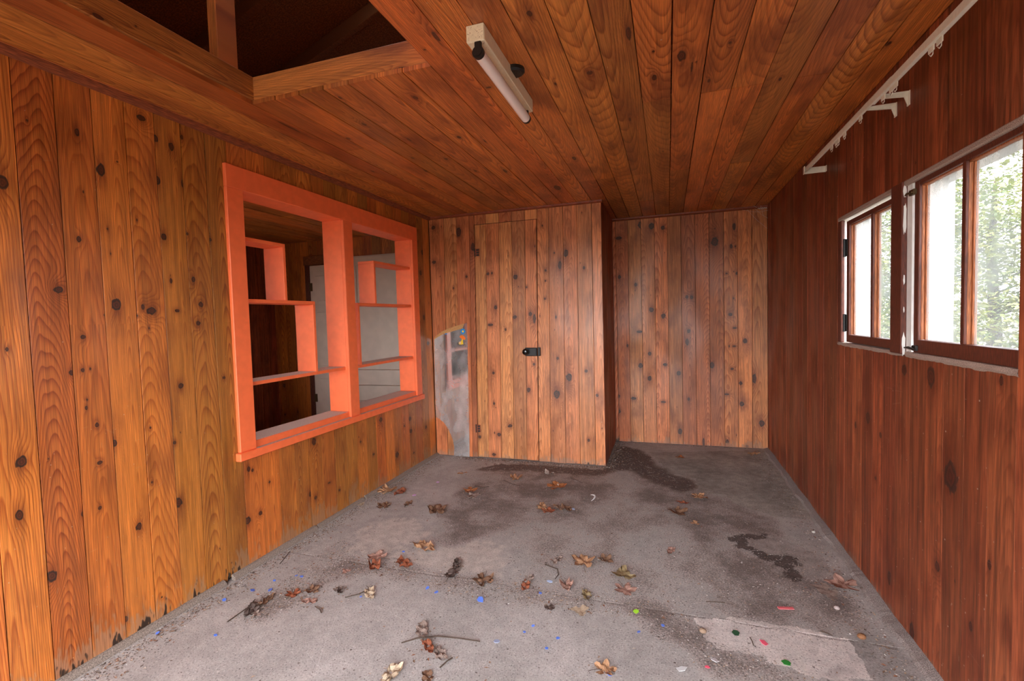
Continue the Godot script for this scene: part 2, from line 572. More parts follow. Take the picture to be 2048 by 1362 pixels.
var knots_R: Array = [[1.94,0.995,0.023,0.035],[1.817,0.695,0.035,0.047],[1.885,0.371,0.014,0.016],[1.588,1.026,0.008,0.013],[2.13,0.995,0.019,0.019],[1.622,0.511,0.007,0.014],[2.241,0.14,0.014,0.027],[2.052,0.04,0.016,0.031],[2.465,0.746,0.019,0.027],[2.612,0.679,0.009,0.015],[2.334,0.699,0.01,0.013],[2.381,0.502,0.008,0.008],[1.702,0.284,0.008,0.015]]
var knots_C: Array = [[1.639,1.435,0.0084,0.014],[1.914,1.644,0.0084,0.035],[1.989,1.787,0.0035,0.0056],[1.986,1.98,0.0091,0.021],[2.24,1.828,0.0056,0.0084],[2.193,2.088,0.0056,0.014],[2.123,1.951,0.0028,0.035],[1.755,1.851,0.0105,0.014],[2.462,2.18,0.0056,0.014],[1.519,2.791,0.0098,0.028],[1.615,1.888,0.0042,0.014],[2.084,1.853,0.014,0.035],[1.867,2.352,0.0042,0.021],[0.764,1.674,0.0056,0.0112],[1.047,1.787,0.0098,0.014],[0.521,2.048,0.007,0.014],[0.694,1.936,0.0084,0.014],[1.035,2.243,0.0098,0.0175],[0.325,2.538,0.007,0.014],[0.833,2.509,0.0084,0.014],[0.79,2.173,0.0056,0.021],[0.621,2.658,0.0056,0.021],[0.903,2.78,0.007,0.014],[1.289,3.362,0.021,0.063],[1.359,1.817,0.0098,0.0056],[0.359,1.822,0.007,0.07],[0.415,2.997,0.0056,0.014],[1.073,2.854,0.0084,0.035],[0.667,2.422,0.007,0.014],[1.136,2.344,0.0042,0.014],[1.321,1.436,0.007,0.028],[2.768,2.036,0.0098,0.014]]
# litter: shape, colour, x, z, size, turn, curl, label
var leaf_rows: Array = [
	["lobed","tan",0.077,-2.929,0.118,68,0.5,"tan dry leaf by the left baseboard, beside a russet one"],
	["oval","russet",0.178,-2.934,0.101,282,0.6,"russet curled leaf touching the tan leaf by the left baseboard"],
	["scrap","cream",0.037,-2.671,0.049,332,0.2,"cream leaf scrap leaning on the left baseboard"],
	["lobed","brown",0.211,-2.68,0.080,106,0.7,"small brown curled leaf in front of the tan and russet pair"],
	["oval","brown",0.347,-2.758,0.066,93,0.7,"narrow brown curled leaf on the pale concrete left of the stain"],
	["lobed","brown",0.596,-2.701,0.118,113,0.7,"brown crumpled leaf at the left edge of the dark dirt"],
	["oval","tan",0.44,-3.425,0.059,211,0.4,"small tan leaf near the mirror foot"],
	["lobed","orange",0.66,-3.093,0.083,259,0.4,"orange-tan leaf overlapping a pale leaf left of the stain"],
	["lobed","grey",0.73,-2.991,0.081,80,0.4,"pale grey-brown leaf under the orange-tan leaf"],
	["oval","tan",0.758,-2.233,0.114,339,0.9,"tan leaf folded like a trough on the pale patch"],
	["lobed","pinkish",0.566,-2.07,0.083,173,0.5,"pale pinkish crumpled leaf above a russet leaf"],
	["lobed","russet",0.611,-1.989,0.075,126,0.8,"bright russet folded leaf below the pale pinkish leaf"],
	["oval","russet",0.736,-2.053,0.086,331,0.8,"long russet curled leaf beside the pale patch"],
	["oval","dark",1.004,-2.116,0.067,287,0.8,"dark grey-brown folded leaf on the pale patch"],
	["lobed","russet",0.387,-1.681,0.056,316,0.4,"reddish-brown leaf nearest the long litter trail by the left wall"],
	["lobed","brown",0.452,-1.727,0.056,351,0.7,"brown curled leaf with a stem right of the reddish-brown leaf"],
	["oval","brown",0.309,-1.603,0.061,268,0.9,"brown rolled leaf on top of the left litter pile"],
	["oval","dark",0.301,-1.541,0.083,107,0.9,"dark brown rolled leaf in the left litter pile"],
	["lobed","grey",0.348,-1.518,0.043,272,0.6,"grey crumpled leaf at the front of the left litter pile"],
	["oval","pinkish",0.502,-1.657,0.054,12,0.5,"small dusty pink leaf below the brown curled leaf"],
	["oval","cream",0.728,-1.779,0.069,310,0.6,"pale tan sliver of leaf alone on bare concrete"],
	["lobed","dark",0.58,-1.754,0.044,339,0.9,"small dark crumpled leaf alone on bare concrete"],
	["oval","russet",1.155,-1.534,0.059,318,1,"reddish-brown folded leaf standing beside the long bent twig"],
	["oval","grey",1.216,-1.51,0.062,318,0.7,"grey curled leaf beside the standing reddish-brown leaf"],
	["oval","grey",1.085,-1.615,0.071,118,0.5,"grey thin leaf sliver above the long bent twig"],
	["oval","cream",1.096,-1.376,0.078,89,0.7,"pale curled leaf at the bottom edge of the picture"],
	["oval","brown",1.225,-1.397,0.055,123,0.5,"brown leaf at the bottom edge beside the pale curled leaf"],
	["lobed","brown",1.187,-2.015,0.084,275,0.7,"brown leaf at the left end of the cross-floor litter line"],
	["scrap","pinkish",0.496,-1.914,0.040,105,0.3,"tiny pink-brown leaf scrap in the litter by the left wall"],
	["lobed","tan",0.906,-3.414,0.088,268,0.7,"tan twisted leaf below the closed closet door"],
	["lobed","orange",1.247,-3.309,0.114,42,0.4,"orange-tan leaf in front of the closet with a white chip on it"],
	["scrap","grey",1.119,-3.573,0.066,14,0.8,"grey crumpled scrap close to the closet base"],
	["oval","tan",1.236,-2.921,0.089,286,0.5,"tan leaf half overlapping a russet leaf on the dark dirt"],
	["lobed","russet",1.292,-2.87,0.068,25,0.5,"russet leaf under the tan leaf on the dark dirt"],
	["oval","brown",1.375,-2.932,0.096,344,0.9,"brown rolled leaf in the middle of the dark dirt"],
	["lobed","tan",1.61,-2.304,0.100,99,0.4,"large tan star-shaped leaf in the middle of the floor"],
	["lobed","brown",1.712,-2.352,0.062,338,0.7,"brown crumpled leaf touching the large tan star-shaped leaf"],
	["scrap","olive",1.809,-2.238,0.092,318,0.4,"olive-tan triangular leaf piece above the pink-brown star leaf"],
	["lobed","pinkish",1.828,-2.115,0.078,293,0.2,"pink-brown flat star-shaped leaf on the litter mound"],
	["lobed","pinkish",1.569,-2.072,0.067,296,0.8,"dusty pink crumpled leaf in the cross-floor litter line"],
	["oval","russet",1.391,-2.023,0.062,280,0.7,"orange-russet leaf in the cross-floor litter line"],
	["oval","grey",1.392,-2.076,0.053,256,0.8,"pale grey leaf arching over the orange-russet leaf"],
	["oval","olive",1.67,-2.027,0.061,107,0.7,"yellowish leaf in the cross-floor litter line"],
	["scrap","cream",1.662,-1.91,0.063,163,0.15,"cream papery leaf scrap alone in front of the litter line"],
	["lobed","tan",1.803,-1.602,0.060,17,0.5,"tan leaf at the bottom edge near a blue chip"],
	["lobed","tan",2.208,-3.34,0.083,349,0.5,"tan leaf at the edge of the wet stain"],
	["oval","russet",2.104,-3.216,0.058,168,0.4,"small russet leaf left of the stain-edge leaf"],
	["lobed","brown",2.067,-3.043,0.097,307,0.4,"flat brown leaf on the right part of the dark dirt"],
	["scrap","tan",2.162,-2.913,0.047,161,0.3,"small tan leaf scrap right of the flat brown leaf"],
	["scrap","orange",2.114,-4.25,0.065,349,0.4,"small orange-tan leaf in the alcove near the stain"],
	["oval","tan",2.708,-4.475,0.089,215,1,"tan folded leaf in the alcove's right corner"],
	["oval","grey",1.479,-2.284,0.056,251,0.6,"grey curled leaf left of the large tan star-shaped leaf"],
	["scrap","dark",1.539,-1.894,0.039,79,0.4,"dark brown leaf scrap in front of the litter line"],
	["oval","pinkish",2.026,-2.537,0.059,74,0.5,"dusty pink leaf alone on the right part of the floor"],
	["lobed","pinkish",2.749,-2.405,0.100,167,0.25,"large pinkish-tan leaf by the right wall"],
	["scrap","grey",2.659,-2.356,0.069,117,0.1,"flat grey-tan leaf scrap left of the large pinkish-tan leaf"],
	["scrap","grey",2.674,-2.313,0.068,347,0.1,"flat grey-tan leaf scrap in front of its twin by the right wall"],
	["oval","dark",1.017,-2.037,0.082,87,0.5,"thin dark leaf lying below the dark folded leaf"]]
var chip_rows: Array = [["blue",0.119,-1.558,0.023],["blue",0.182,-1.653,0.029],["blue",0.257,-1.678,0.026],["blue",0.315,-1.813,0.023],["blue",0.284,-1.814,0.018],["blue",0.67,-2.164,0.018],["blue",0.961,-1.888,0.024],["blue",1.018,-1.867,0.023],["blue",1.232,-1.867,0.035],["blue",0.213,-1.748,0.015],["blue",0.3,-1.362,0.016],["blue",0.057,-1.309,0.017],["blue",0.703,-1.748,0.013],["blue",1.992,-1.903,0.017],["blue",1.611,-1.718,0.018],["blue",1.584,-1.651,0.018],["blue",1.5,-1.761,0.016],["blue",1.478,-1.717,0.014],["blue",1.904,-1.837,0.016],["blue",1.821,-1.585,0.019],["blue",1.469,-1.988,0.020],["paleblue",1.394,-1.636,0.027],["paleblue",1.438,-2.939,0.027],["whiteblue",1.488,-2.089,0.031],["lime",1.885,-1.965,0.029],["pink",2.348,-1.896,0.034],["pink",2.14,-1.713,0.020],["green",2.404,-1.811,0.033],["darkgreen",2.257,-1.931,0.029],["white",2.167,-1.753,0.038],["white",2.057,-1.677,0.039],["white",1.253,-3.352,0.035],["lilac",0.311,-2.907,0.034],["lilac",0.351,-3.189,0.028]]
var twig_rows: Array = [[Vector2(1.046,-1.523),Vector2(1.091,-1.565),Vector2(1.161,-1.597),Vector2(1.252,-1.607),Vector2(1.332,-1.613)],[Vector2(1.431,-2.226),Vector2(1.5,-2.201),Vector2(1.515,-2.158),Vector2(1.509,-2.112)],[Vector2(0.66,-3.176),Vector2(0.726,-3.161),Vector2(0.765,-3.191)],[Vector2(0.272,-1.441),Vector2(0.276,-1.549),Vector2(0.251,-1.599)],[Vector2(0.64,-1.719),Vector2(0.689,-1.76),Vector2(0.698,-1.803)],[Vector2(0.121,-1.877),Vector2(0.079,-1.972),Vector2(0.071,-1.998)],[Vector2(2.304,-1.912),Vector2(2.31,-1.871)],[Vector2(2.562,-2.023),Vector2(2.599,-2.01)],[Vector2(0.556,-1.626),Vector2(0.594,-1.612),Vector2(0.615,-1.596)],[Vector2(2.24,-2.125),Vector2(2.165,-2.111)],[Vector2(0.827,-3.338),Vector2(0.92,-3.272),Vector2(0.983,-3.255)],[Vector2(1.303,-3.509),Vector2(1.368,-3.468),Vector2(1.415,-3.413)],[Vector2(1.245,-1.451),Vector2(1.258,-1.485),Vector2(1.268,-1.506)]]
var floor_scratches: Array = [[Vector2(0.672,-1.637),Vector2(0.712,-1.548),Vector2(0.743,-1.475),Vector2(0.797,-1.372),Vector2(0.845,-1.285)],[Vector2(0.718,-1.392),Vector2(0.792,-1.352),Vector2(0.834,-1.335)],[Vector2(0.823,-1.705),Vector2(0.923,-1.675),Vector2(0.979,-1.657)],[Vector2(0.848,-1.35),Vector2(0.9,-1.38),Vector2(0.924,-1.377)],[Vector2(0.758,-1.498),Vector2(0.816,-1.454),Vector2(0.841,-1.405)],[Vector2(1.178,-1.696),Vector2(1.131,-1.699)],[Vector2(1.436,-1.603),Vector2(1.532,-1.603)]]
# outlines of stains and bare patches on the floor, in metres
var floor_polys := {
	"dark": [Vector2(0.522,-3.561),Vector2(0.659,-3.73),Vector2(1.077,-3.798),Vector2(1.515,-3.767),Vector2(1.556,-4.539),Vector2(1.792,-4.416),Vector2(1.865,-4.194),Vector2(2.008,-3.947),Vector2(2.063,-3.772),Vector2(2.21,-3.715),Vector2(2.207,-3.433),Vector2(2.375,-3.408),Vector2(2.431,-3.248),Vector2(2.568,-3.141),Vector2(2.578,-2.933),Vector2(2.683,-2.836),Vector2(2.714,-2.485),Vector2(2.755,-2.331),Vector2(2.752,-2.086),Vector2(2.662,-2.031),Vector2(2.495,-2.026),Vector2(2.287,-2.04),Vector2(2.115,-2.002),Vector2(1.999,-2.004),Vector2(1.879,-1.996),Vector2(1.721,-2.085),Vector2(1.598,-2.136),Vector2(1.401,-2.061),Vector2(1.222,-2.225),Vector2(1.204,-2.446),Vector2(1.004,-2.425),Vector2(0.89,-2.274),Vector2(0.742,-2.325),Vector2(0.675,-2.58),Vector2(0.661,-2.909),Vector2(0.473,-3.276)],
	"deep_a": [Vector2(0.594,-2.892),Vector2(0.552,-3.541),Vector2(1.542,-3.71),Vector2(1.676,-3.162),Vector2(1.477,-2.786),Vector2(1.092,-2.513),Vector2(0.865,-2.326),Vector2(0.708,-2.515)],
	"deep_b": [Vector2(1.885,-3.614),Vector2(2.208,-3.692),Vector2(2.207,-3.433),Vector2(2.423,-3.305),Vector2(2.583,-3.071),Vector2(2.602,-2.907),Vector2(2.393,-2.853),Vector2(2.326,-2.713),Vector2(2.481,-2.515),Vector2(2.573,-2.361),Vector2(2.699,-2.395),Vector2(2.743,-2.083),Vector2(2.646,-2.032),Vector2(2.431,-2.048),Vector2(2.136,-2.022),Vector2(1.999,-2.029),Vector2(2.239,-2.311),Vector2(2.344,-2.478),Vector2(2.176,-2.703),Vector2(1.995,-2.92),Vector2(1.835,-3.202)],
	"wet1": [Vector2(0.461,-3.656),Vector2(0.673,-3.819),Vector2(1.077,-3.798),Vector2(1.553,-3.776),Vector2(1.543,-4.536),Vector2(1.816,-4.372),Vector2(1.909,-4.059),Vector2(2.045,-3.792),Vector2(2.208,-3.692),Vector2(2.209,-3.463),Vector2(2.129,-3.414),Vector2(1.992,-3.479),Vector2(1.847,-3.662),Vector2(1.682,-3.871),Vector2(1.568,-3.655),Vector2(1.325,-3.598),Vector2(1.042,-3.605),Vector2(0.713,-3.579),Vector2(0.576,-3.483)],
	"wet2": [Vector2(2.321,-2.771),Vector2(2.417,-2.84),Vector2(2.519,-2.854),Vector2(2.589,-2.842),Vector2(2.484,-2.796),Vector2(2.404,-2.751),Vector2(2.438,-2.657),Vector2(2.546,-2.622),Vector2(2.589,-2.671),Vector2(2.629,-2.604),Vector2(2.578,-2.47),Vector2(2.594,-2.409),Vector2(2.543,-2.403),Vector2(2.533,-2.505),Vector2(2.469,-2.571),Vector2(2.41,-2.623),Vector2(2.348,-2.689)],
	"islet": [Vector2(2.382,-2.806),Vector2(2.521,-2.867),Vector2(2.627,-2.792),Vector2(2.736,-2.683),Vector2(2.725,-2.488),Vector2(2.637,-2.42),Vector2(2.595,-2.545),Vector2(2.574,-2.651),Vector2(2.475,-2.603),Vector2(2.415,-2.662)],
	"backright": [Vector2(1.86,-4.349),Vector2(2.847,-4.648),Vector2(2.835,-4.076),Vector2(2.816,-3.131),Vector2(2.645,-3.123),Vector2(2.433,-3.265),Vector2(2.377,-3.427),Vector2(2.208,-3.443),Vector2(2.21,-3.715),Vector2(2.027,-3.824)],
	"slab": [Vector2(2.1,-1.998),Vector2(2.229,-2.021),Vector2(2.36,-2.044),Vector2(2.495,-2.026),Vector2(2.64,-2.013),Vector2(2.667,-1.928),Vector2(2.652,-1.797),Vector2(2.49,-1.75),Vector2(2.381,-1.795),Vector2(2.26,-1.838),Vector2(2.192,-1.829),Vector2(2.16,-1.851),Vector2(2.138,-1.919)],
	"pale": [Vector2(0.328,-2.124),Vector2(0.291,-2.408),Vector2(0.391,-2.584),Vector2(0.619,-2.493),Vector2(0.728,-2.352),Vector2(0.624,-2.203),Vector2(0.533,-2.15),Vector2(0.746,-2.151),Vector2(0.878,-2.3),Vector2(1.015,-2.397),Vector2(1.156,-2.373),Vector2(1.197,-2.218),Vector2(1.301,-2.147),Vector2(1.152,-2.059),Vector2(1.011,-2.021),Vector2(0.774,-2.053),Vector2(0.529,-2.065)],
	"litter": [Vector2(0.317,-1.437),Vector2(0.273,-1.605),Vector2(0.237,-1.96),Vector2(0.25,-2.226),Vector2(0.409,-2.06),Vector2(0.61,-2.035),Vector2(1.011,-2.021),Vector2(1.259,-2.044),Vector2(1.505,-2.026),Vector2(1.726,-2.047),Vector2(1.919,-2.007),Vector2(2.096,-2.004),Vector2(2.094,-1.954),Vector2(1.903,-1.933),Vector2(1.703,-1.911),Vector2(1.49,-1.905),Vector2(1.228,-1.87),Vector2(0.968,-1.899),Vector2(0.632,-1.918),Vector2(0.47,-1.828),Vector2(0.491,-1.609),Vector2(0.391,-1.492)],
	"soil": [Vector2(1.921,-1.972),Vector2(2.096,-1.987),Vector2(2.138,-1.913),Vector2(2.168,-1.839),Vector2(2.324,-1.829),Vector2(2.437,-1.775),Vector2(2.49,-1.75),Vector2(2.271,-1.687),Vector2(2.15,-1.729),Vector2(2.035,-1.774),Vector2(1.945,-1.834)],
	"corner": [Vector2(2.458,-1.741),Vector2(2.617,-1.887),Vector2(2.641,-2.016),Vector2(2.752,-2.086),Vector2(2.803,-1.993),Vector2(2.86,-1.857)],
}

# ------------------------------------------------------------------ boards
func board_frame(side: String) -> Transform3D:
	match side:
		"left": return Transform3D(Basis(Vector3(0, 0, -1), Vector3(0, 1, 0), Vector3(1, 0, 0)), Vector3.ZERO)
		"right": return Transform3D(Basis(Vector3(0, 0, -1), Vector3(0, 1, 0), Vector3(-1, 0, 0)), Vector3(W, 0, 0))
		"closet": return Transform3D(Basis(Vector3(1, 0, 0), Vector3(0, 1, 0), Vector3(0, 0, 1)), Vector3(0, 0, -D1))
		"alcove": return Transform3D(Basis(Vector3(1, 0, 0), Vector3(0, 1, 0), Vector3(0, 0, 1)), Vector3(0, 0, -D2))
		"closet_side": return Transform3D(Basis(Vector3(0, 0, -1), Vector3(0, 1, 0), Vector3(1, 0, 0)), Vector3(CW, 0, 0))
	return Transform3D(Basis(Vector3(1, 0, 0), Vector3(0, 0, -1), Vector3(0, -1, 0)), Vector3(0, H, 0))

func plank(parent: Node, set_name: String, t: Transform3D, u0: float, u1: float, v0: float, v1: float, rng: RandomNumberGenerator, du := 0.0, dv := 0.0, leaning := false, rag := 0.0, gap := 0.0016) -> MeshInstance3D:
	var g := Geo.new()
	var e: Array = mats[set_name + "_map"]
	g.tu0 = e[0]
	g.tul = e[1]
	g.tv0 = e[2]
	g.tvl = e[3]
	g.du = du
	g.dv = dv
	g.leaning = leaning
	var tt := t.translated_local(Vector3(0, 0, rng.randf_range(-0.0008, 0.0008)))
	g.plank(tt, u0 + gap, u1 - gap, v0, v1, 0.017, rng.randf_range(0.0002, 0.0005), rng.randf_range(-rag, rag))
	return part(parent, "plank", g, mats[set_name])

func timber(parent: Node, called: String, set_name: String, t: Transform3D, u0: float, u1: float, v0: float, v1: float, th: float, du: float, dv: float) -> MeshInstance3D:
	var g := Geo.new()
	var e: Array = mats[set_name + "_map"]
	g.tu0 = e[0]
	g.tul = e[1]
	g.tv0 = e[2]
	g.tvl = e[3]
	g.du = du
	g.dv = dv
	g.plank(t, u0, u1, v0, v1, th, 0.002)
	return part(parent, called, g, mats[set_name])

func make_materials() -> void:
	# fine grain, tiled over every board
	var gf := field(512, 512, 2.6, 150.0, 71, 2)
	var gb := PackedByteArray()
	gb.resize(512 * 512)
	for i in gb.size():
		gb[i] = clampi(int((0.79 + 0.21 * clampf((gf[i] - 0.2) * 1.7, 0.0, 1.0)) * 255.0), 0, 255)
	mats.grain_tex = ImageTexture.create_from_image(Image.create_from_data(512, 512, false, Image.FORMAT_L8, gb))
	var rough_a := grey_image(512, 512, 60.0, 150.0, 5, 0.70, 1.0)
	var noise_a := grey_image(512, 512, 40.0, 40.0, 9, 0.80, 1.0)
	var noise_b := grey_image(512, 512, 14.0, 14.0, 10, 0.62, 1.0)
	var noise_c := grey_image(512, 512, 60.0, 60.0, 12, 0.965, 1.0)
	mats.noise_a = noise_a
	mats.noise_b = noise_b

	var pine := {"early": Color(0.79, 0.465, 0.195), "late": Color(0.54, 0.24, 0.07), "knot": Color(0.165, 0.10, 0.075), "halo": Color(0.36, 0.145, 0.05), "blot": 0.42, "blot_c": Color(0.44, 0.215, 0.085), "tone": 0.14, "red": 0.09, "streak": 0.26, "streak2": 0.20, "late_k": 0.92, "pins": 2, "dust": 0.15, "dust_c": Color(0.66, 0.55, 0.48), "rot": 0.045, "rot_from": 0.9, "rot_to": 1.78, "flecks": 420, "flecks_low": true}
	# two pictures for the left wall: the near boards are seen larger
	var s_n := even_seams(1.003 - 4 * STEP_L, STEP_L, 14)
	mats.left_map = [s_n[0], STEP_L * 14, 0.0, H]
	wood_mat("left", wood_tex(1920, 1792, s_n[0], STEP_L * 14, 0.0, H, s_n, no_splits(14), knots_L, pine, 101), rough_a, 0.52, 0.5, 0.05)
	var s_l := even_seams(1.003 + 10 * STEP_L, STEP_L, 16)
	mats.left_far_map = [s_l[0], STEP_L * 16, 0.0, H]
	wood_mat("left_far", wood_tex(1536, 1280, s_l[0], STEP_L * 16, 0.0, H, s_l, no_splits(16), knots_L, pine, 111), rough_a, 0.52, 0.5, 0.05)

	var cl := {"early": Color(0.83, 0.53, 0.325), "late": Color(0.61, 0.32, 0.165), "knot": Color(0.165, 0.115, 0.10), "halo": Color(0.37, 0.16, 0.075), "blot": 0.45, "blot_c": Color(0.45, 0.24, 0.125), "tone": 0.13, "red": 0.08, "streak": 0.28, "streak2": 0.28, "late_k": 0.85, "pins": 2, "dust": 0.07, "dust_c": Color(0.60, 0.50, 0.45), "rot": 0.02, "rot_from": 1.25, "rot_to": 1.56, "flecks": 260, "flecks_low": true}
	var s_b := closet_seams()
	var sp := []
	for i in s_b.size() - 1:
		sp.append([2.048] if i >= 4 and i < 9 else [])
	mats.closet_map = [0.0, W, 0.0, H]
	mats.alcove_map = mats.closet_map
	var tb := wood_tex(2048, 1408, 0.0, W, 0.0, H, s_b, sp, knots_B, cl, 202)
	wood_mat("closet", tb, rough_a, 0.46, 0.5, 0.05)
	wood_mat("alcove", tb, rough_a, 0.58, 0.5, 0.05).albedo_color = Color(1.0, 0.95, 0.90)

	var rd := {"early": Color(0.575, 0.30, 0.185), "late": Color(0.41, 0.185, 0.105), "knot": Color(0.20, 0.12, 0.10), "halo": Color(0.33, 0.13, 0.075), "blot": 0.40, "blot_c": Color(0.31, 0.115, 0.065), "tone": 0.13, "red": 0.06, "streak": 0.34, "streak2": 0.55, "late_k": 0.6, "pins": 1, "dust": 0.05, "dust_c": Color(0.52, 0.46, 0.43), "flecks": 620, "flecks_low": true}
	var s_r := even_seams(1.526 - 4 * STEP_R, STEP_R, 32)
	mats.right_map = [s_r[0], STEP_R * 32, 0.0, H]
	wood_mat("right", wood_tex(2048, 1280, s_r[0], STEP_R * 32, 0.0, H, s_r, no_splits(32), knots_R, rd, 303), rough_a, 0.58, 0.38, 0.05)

	var ce := {"early": Color(0.79, 0.46, 0.215), "late": Color(0.52, 0.24, 0.09), "knot": Color(0.24, 0.12, 0.075), "halo": Color(0.36, 0.15, 0.065), "blot": 0.5, "blot_c": Color(0.42, 0.19, 0.085), "tone": 0.13, "red": 0.08, "streak": 0.26, "streak2": 0.20, "late_k": 0.9, "pins": 2, "flecks": 120}
	var s_c := even_seams(2.05 - 18 * STEP_C, STEP_C, 25)
	mats.ceiling_map = [s_c[0], STEP_C * 25, 0.2, 4.5]
	wood_mat("ceiling", wood_tex(1920, 2048, s_c[0], STEP_C * 25, 0.2, 4.5, s_c, ceiling_splits(), knots_C, ce, 404), rough_a, 0.52, 0.5, 0.06)

	mottled("coral", Color(0.95, 0.44, 0.245), 0.5, noise_c, 1.6)
	mottled("dust", Color(0.90, 0.76, 0.69), 0.95, noise_b, 6.0, 0.05)
	grained("dark_wood", Color(0.60, 0.29, 0.13), 0.9, noise_b, Vector3(10, 10, 0.5))
	grained("trim_wood", Color(0.62, 0.29, 0.155), 0.5, noise_b, Vector3(0.5, 10, 10))
	grained("sash_brown", Color(0.42, 0.195, 0.125), 0.5, noise_b, Vector3(10, 0.6, 10))
	grained("sash_bare", Color(0.74, 0.43, 0.245), 0.6, noise_b, Vector3(14, 0.5, 14))
	grained("joist_x", Color(0.60, 0.345, 0.18), 0.75, noise_b, Vector3(0.5, 9, 9))
	grained("joist_y", Color(0.60, 0.345, 0.18), 0.75, noise_b, Vector3(9, 0.5, 9))
	mottled("core", Color(0.25, 0.17, 0.12), 0.9, noise_b, 2.0)
	grained("joist", Color(0.58, 0.335, 0.18), 0.75, noise_b, Vector3(9, 9, 0.5))
	mottled("attic", Color(0.58, 0.335, 0.18), 0.85, noise_b, 2.0, 0.05)
	mottled("white_paint", Color(0.86, 0.85, 0.83), 0.55, noise_c, 2.0)
	mottled("storm_paint", Color(0.86, 0.85, 0.83), 0.7, noise_c, 2.0)
	mottled("worn_white", Color(0.72, 0.62, 0.56), 0.8, noise_b, 9.0, 0.05)
	mottled("cream_enamel", Color(0.90, 0.84, 0.72), 0.4, noise_c, 6.0)
	mottled("rail_white", Color(0.86, 0.83, 0.76), 0.45, noise_c, 6.0)
	flat_mat("tube_glass", Color(0.93, 0.88, 0.85), 0.22)
	flat_mat("black_plastic", Color(0.07, 0.06, 0.055), 0.4)
	flat_mat("black_iron", Color(0.075, 0.075, 0.08), 0.35, 0.3)
	flat_mat("knob_black", Color(0.03, 0.03, 0.03), 0.12)
	mottled("steel", Color(0.30, 0.29, 0.28), 0.45, noise_b, 20.0, 0.0, 0.7)
	mottled("brass", Color(0.42, 0.33, 0.21), 0.5, noise_b, 20.0, 0.0, 0.6)
	mottled("base_trim", Color(0.60, 0.53, 0.48), 0.9, noise_b, 5.0, 0.1)
	mottled("fillet", Color(0.64, 0.585, 0.56), 0.95, noise_b, 6.0, 0.35)
	mottled("grey_wall", Color(0.84, 0.765, 0.70), 0.7, noise_c, 0.7)
	mottled("earth", Color(0.36, 0.34, 0.29), 0.95, noise_b, 0.5)
	mottled("bark", Color(0.30, 0.25, 0.21), 0.95, noise_b, 2.0, 0.3)
	mottled("siding", Color(0.80, 0.79, 0.77), 0.7, noise_a, 2.0)
	mottled("twig", Color(0.34, 0.27, 0.22), 0.9, noise_b, 12.0)
	for k in [["tan", Color(0.80, 0.60, 0.44)], ["russet", Color(0.66, 0.36, 0.23)], ["brown", Color(0.53, 0.38, 0.28)], ["cream", Color(0.86, 0.76, 0.64)], ["orange", Color(0.74, 0.46, 0.26)], ["grey", Color(0.66, 0.57, 0.52)], ["pinkish", Color(0.76, 0.58, 0.51)], ["dark", Color(0.36, 0.29, 0.26)], ["olive", Color(0.62, 0.53, 0.37)]]:
		var m := mottled("leaf_" + k[0], k[1], 0.75, noise_b, 18.0, 0.05)
		m.backlight_enabled = true
		m.backlight = Color(0.22, 0.18, 0.14)
	for k in [["blue", Color(0.33, 0.46, 0.80)], ["paleblue", Color(0.62, 0.68, 0.80)], ["whiteblue", Color(0.72, 0.80, 0.92)], ["lime", Color(0.60, 0.82, 0.20)], ["pink", Color(0.90, 0.36, 0.45)], ["green", Color(0.16, 0.50, 0.20)], ["darkgreen", Color(0.10, 0.22, 0.13)], ["white", Color(0.85, 0.86, 0.86)], ["lilac", Color(0.76, 0.60, 0.80)]]:
		flat_mat("chip_" + k[0], k[1], 0.5)
	# mirror: silvered glass behind a film of dust
	var mir := ORMMaterial3D.new()
	mir.resource_name = "dusty_mirror"
	mir.albedo_color = Color(0.86, 0.84, 0.83)
	var f := field(256, 512, 60.0, 110.0, 33, 5)
	var f2 := field(256, 512, 8.0, 8.0, 34, 3)
	var ob := PackedByteArray()
	ob.resize(256 * 512 * 3)
	for i in f.size():
		var d := clampf(0.27 + (f[i] - 0.5) * 0.30 + (f2[i] - 0.5) * 0.06, 0.10, 0.6)
		ob[i * 3] = 255
		ob[i * 3 + 1] = clampi(int((0.06 + 0.10 * d) * 255.0), 0, 255)
		ob[i * 3 + 2] = clampi(int((1.0 - d) * 255.0), 0, 255)
	mir.orm_texture = ImageTexture.create_from_image(Image.create_from_data(256, 512, false, Image.FORMAT_RGB8, ob))
	mats.mirror = mir
	# window glass under grime
	var gl := StandardMaterial3D.new()
	gl.resource_name = "grimy_glass"
	gl.transparency = BaseMaterial3D.TRANSPARENCY_ALPHA
	gl.roughness = 0.3
	gl.backlight_enabled = true
	gl.backlight = Color(1, 1, 1)
	var g1 := field(256, 512, 70.0, 160.0, 51, 4)
	var g2 := field(256, 512, 5.0, 9.0, 52, 3)
	var pb := PackedByteArray()
	pb.resize(256 * 512 * 4)
	for i in g1.size():
		var a := clampf(0.60 + (g1[i] - 0.45) * 0.45 + (g2[i] - 0.5) * 0.16, 0.15, 0.75)
		pb[i * 4] = 116
		pb[i * 4 + 1] = 119
		pb[i * 4 + 2] = 118
		pb[i * 4 + 3] = int(a * 255.0)
	gl.albedo_texture = ImageTexture.create_from_image(Image.create_from_data(256, 512, false, Image.FORMAT_RGBA8, pb))
	mats.glass = gl

func closet_seams() -> PackedFloat32Array:
	return PackedFloat32Array([0.0, 0.128, 0.249, 0.373, 0.422, 0.527, 0.646, 0.762, 0.878, 0.984, 1.085, 1.21, 1.328, 1.452, 1.53, 1.559, 1.673, 1.793, 1.915, 2.031, 2.149, 2.268, 2.388, 2.508, 2.622, 2.738, 2.861])

